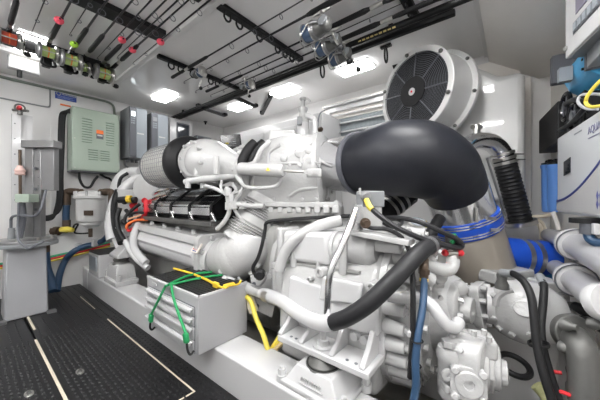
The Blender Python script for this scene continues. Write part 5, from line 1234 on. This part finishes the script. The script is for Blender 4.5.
MB().box(V((PB(592, 112, .0)).to_tuple())+n3*.04, (.34, .07, .17), u3).build('rear_box', black, t, .006)
for pts in ([(566, 104, .12), (573, 100, .14), (582, 102, .13), (590, 112, .1)], [(560, 130, .12), (570, 124, .13), (580, 114, .13), (588, 104, .12)]):
    MB().tube([PB(*p) for p in pts], .012, 8, 6).build('lead', black, t)
# blue water filters
for k, (px, d, l) in enumerate(((548.3, 1.98, 'light blue filter housing beside the watermaker, farther one'), (554.6, 1.86, 'light blue filter housing beside the watermaker, nearer one'))):
    a, b = P(px, 169, d), P(px, 212, d); a = V((b.x, b.y, a.z))
    t = T('filter_housing', l, 'water filter', b)
    MB().lathe(b, UZ, [(0, .03), (.01, .036), (.05, .038), ((a-b).length, .040), ((a-b).length+.01, .046), ((a-b).length+.03, .046)], 24).build('bowl', bluep, t)
    MB().lathe(a+UZ*.03, UZ, [(0, .04), (.015, .04), (.02, .02), (.035, .015)], 20).build('cap', black, t)
    MB().box(a+UZ*.06, (.09, .02, .012), BU).build('top_bracket', black, t)
# pvc pipes along the bulkhead
for k, (pts, l) in enumerate(((((549, 235, 1.85), (575, 244, 1.34), (640, 280, .86)), 'upper of the two grey plastic pipes with a wide collar'), (((547, 262, 1.82), (574, 279, 1.32), (632, 325, .86)), 'lower of the two grey plastic pipes with a wide collar'))):
    a, b, c = [P(*p) for p in pts]; t = T('plastic_pipe', l, 'pipe', b-V((0, 0, .09)))
    MB().lathe(a, b-a, [(-.02, .03), (0, .044), ((b-a).length, .045)], 28).build('thin_pipe', pvc, t)
    cn = (c-b).normalized()
    MB().lathe(b-cn*.02, cn, [(0, .048), (0, .076), (.02, .080), (.04, .080), (.055, .072), (.055, .058)], 36).build('collar', white, t)
    MB().torus(b+cn*.036, cn, .078, .003, 36, 6).build('seal_ring', dgrey, t)
    MB().lathe(b, cn, [(.02, .056), (.05, .058), ((c-b).length, .058)], 32).build('thick_pipe', pvc, t)
one('round_fitting', MB().lathe(P(598, 302, .95), -FW+V((0, 0, .3)), [(0, .05), (.0, .062), (.02, .066), (.035, .06), (.037, .03), (.03, .028)], 28), white, 'round white fitting at the right edge under the plastic pipes', 'pipe fitting')
# beige cables behind the pipes
for k, (pts, l) in enumerate((([(523, 221, 2.0), (534, 217, 1.95), (545, 216, 1.9), (553, 214, 1.85)], 'cream cable lying level below the filter housings'),
                              ([(526, 222, 1.98), (537, 223, 1.95), (541, 230, 1.93), (542, 244, 1.93), (541, 258, 1.93)], 'cream cable dropping left of the plastic pipes'),
                              ([(524, 219, 2.0), (536, 219.5, 1.96), (543, 225, 1.94), (545, 240, 1.94), (543, 262, 1.94)], 'cream cable dropping closest to the plastic pipes'),
                              ([(553, 212, 1.8), (556, 220, 1.78), (559, 230, 1.76)], 'thicker tan cable coming out below the filter housings'))):
    hose('cable', l, 'cable', pts, .013, tan if k < 3 else beige, n=8)

# ------------------------------------------------------------------ shaft-driven generator at the lower right
N = T('generator', 'rounded white pump housing joined to the gearbox at the lower right', 'generator', (1.66, -.05, .25))
gc0, gc1 = P(462, 302, 1.42), P(486, 305, 1.34); ga = (gc1-gc0).normalized()
MB().lathe(gc0-ga*.02, ga, [(0, .09), ((gc1-gc0).length, .09)], 32).build('coupling', castw, N)
fq = P(481, 304, 1.36)
MB().loft([fq-ga*.02, fq+ga*.02], [(.085, .105)]*2, 6, 28).build('flange_plate', castw, N, .004)
for k in range(8):
    an_ = 2*PI*(k+.5)/8; u9, v9, a9 = basis(ga); q = fq+u9*math.cos(an_)*.078+v9*math.sin(an_)*.092; MB().hexn(q-ga*.04, q+ga*.045, .013).build('bolt', castw, N)
gm = P(516, 310, 1.29)
gh = MB().lathe(fq+ga*.02, gm-fq, [(0, .085), (.03, .09), (.05, .115), (.09, .135), (.14, .145), (.20, .142), (.25, .12), (.29, .09), (.31, .03)], 40).build('housing', castw, N)
q, nn = hit(gh, 524, 309) or (P(524, 309, 1.1), -FW)
MB().lathe(q-nn*.02, nn, [(0, .04), (.026, .04), (.029, .036), (.029, .01)], 32, .85).build('round_cover', castw, N)
studs(gh, [(494, 296), (494, 318), (500, 328), (512, 334), (530, 334)], .014, .012, 'bolt', castw, N)
welt(gh, [(496, 306), (498, 298), (505, 292), (513, 290)], .016, 'cast_rib', castw, N)
q = P(502, 284, 1.2); MB().lathe(q, UZ, [(-.02, .028), (.0, .026), (.02, .018), (.04, .022), (.05, .018)], 16).build('port_union', casta, N)
# bench of white machinery behind it
t = T('hydraulic_unit', 'white blocky hydraulic unit behind the generator with ports on its right side', 'hydraulic unit', P(560, 345, 1.35))
MB().prism([P(520, 276, 1.65), P(560, 280, 1.55), P(566, 350, 1.5), P(525, 350, 1.6)], FW*.3).build('body', castw, t, .02)
for px, py, d, w_, h_ in ((545, 285, 1.45, .12, .06), (552, 298, 1.4, .10, .06), (556, 315, 1.38, .12, .09), (563, 324, 1.36, .14, .05)):
    MB().box(P(px, py, d), (w_, .1, h_), RT, FW).build('port_block', castw, t, .01)
for px, py, m_ in ((569, 290, yelc), (566, 305, casta), (572, 306, casta)):
    q = P(px, py, 1.34); MB().cyl(q, q+RT*.05, .016, n=12).build('port_stub', m_, t)
MB().box(P(506, 275, 1.55), (.28, .12, .07), (.8, -.6, 0)).build('top_plate', castw, t, .01)
one('ledge_block', MB().box(P(487, 277, 1.6), (.10, .08, .09), (.8, -.6, 0)), pvc, 'small pale grey block at the foot of the beige riser', 'block', None, .008)
for pts, l in (([(505, 273, 1.16), (514, 274, 1.12), (524, 282, 1.06), (531, 296, 1.02), (534, 318, .99), (537, 345, .96), (543, 372, .93), (553, 404, .9)], 'thick black cable arching over the generator, left one'),
               ([(541, 279, 1.15), (544, 286, 1.1), (543, 304, 1.06), (541, 326, 1.02), (543, 348, .99), (550, 374, .96), (560, 404, .93)], 'thick black cable arching over the generator, right one')):
    p3 = [P(*p) for p in pts]; t = T('power_cable', l, 'cable', p3[-1], None)
    MB().tube(p3, .0135, 12, 6).build('cable', rubber, t)
    MB().tube([p3[0]-(p3[1]-p3[0])*.4, p3[0], p3[0]+(p3[1]-p3[0])*.8], .0165, 12, 4).build('end_fitting', mgrey, t)
one('cable_tie', MB().torus(P(538.5, 344, .975), (0, .2, 1), .030, .003, 20, 6, sq=2), black, 'black tie holding the two thick black cables together', 'zip tie')
one('rubber_gasket', MB().torus(P(514, 365, 1.22), -FW*.35+UZ, .058, .013, 32, 10), black, 'black rubber ring lying below the generator', 'gasket')
# grey elbow with clamps
t = T('pipe_elbow', 'grey cast elbow with a clamped flange at the bottom right corner', 'pipe elbow', P(582, 400, .95))
MB().tube([P(571, 336, 1.03), P(575, 339, .98), P(581, 350, .94), P(584, 374, .92), P(584, 404, .91)], [.045, .047, .046, .043, .042], 28, 8).build('bend', casta, t)
fq2 = P(571, 336, .99); fd = (P(577, 346, .93)-fq2).normalized()
MB().lathe(fq2-fd*.03, -FW+UZ*.25-RT*.15, [(0, .045), (0, .066), (.02, .070), (.035, .066), (.035, .05)], 36).build('flange', casta, t, .004)
for dx, dz in ((-.05, .052), (.05, .055), (-.055, -.03)):
    q = fq2+RT*dx+UZ*dz-FW*.015; MB().lathe(q, V((-.5, -.8, .1)), [(0, .02), (.02, .02), (.03, .013), (.045, .011)], 14).build('clamp_bolt', casta, t)
MB().lathe(P(585, 384, .93), UZ, [(-.06, .045), (-.05, .050), (-.02, .050), (-.01, .045)], 32).build('band_clamp', alu, t)
MB().lathe(P(585, 374, .93), UZ, [(-.012, .047), (0, .049), (.012, .047)], 32).build('rubber_cuff', rubber, t)
for k, (pts, l) in enumerate((([(548, 371, 1.0), (556, 372, .99), (562, 373, .98)], 'red plug lead left of the grey elbow, upper one'), ([(552, 390, .95), (562, 392, .93), (570, 395, .92)], 'red plug lead left of the grey elbow, lower one'))):
    one('lead', MB().tube([P(*p) for p in pts], .007, 8, 4), red, l, 'lead')
for k, (pts, m_, l) in enumerate((([(536, 385, 1.05), (545, 395, 1.03), (552, 408, 1.0)], mat('olive_hose', (.32, .32, .16), .5), 'olive hose end at the bottom beside the black cables'), ([(562, 330, 1.25), (575, 322, 1.2), (590, 322, 1.15), (606, 330, 1.1)], black, 'black hose crossing behind the grey elbow flange'), ([(575, 306, 1.3), (585, 312, 1.25), (596, 318, 1.2), (606, 318, 1.15)], rubber, 'thick black hose running right under the plastic pipes'))):
    hose('hose', l, 'hose', pts, .022, m_)
# ------------------------------------------------------------------ world and view
w = bpy.data.worlds.new('world'); S.world = w; w.use_nodes = True
w.node_tree.nodes['Background'].inputs[0].default_value = (.9, .95, 1, 1); w.node_tree.nodes['Background'].inputs[1].default_value = .05
S.view_settings.view_transform = 'Standard'; S.view_settings.look = 'None'; S.view_settings.gamma = 1; S.view_settings.use_curve_mapping = False
S.view_settings.exposure = 2.03
S.cycles.use_denoising = True; S.cycles.max_bounces = 10; S.cycles.diffuse_bounces = 6; S.cycles.glossy_bounces = 5
S.cycles.sample_clamp_indirect = 8
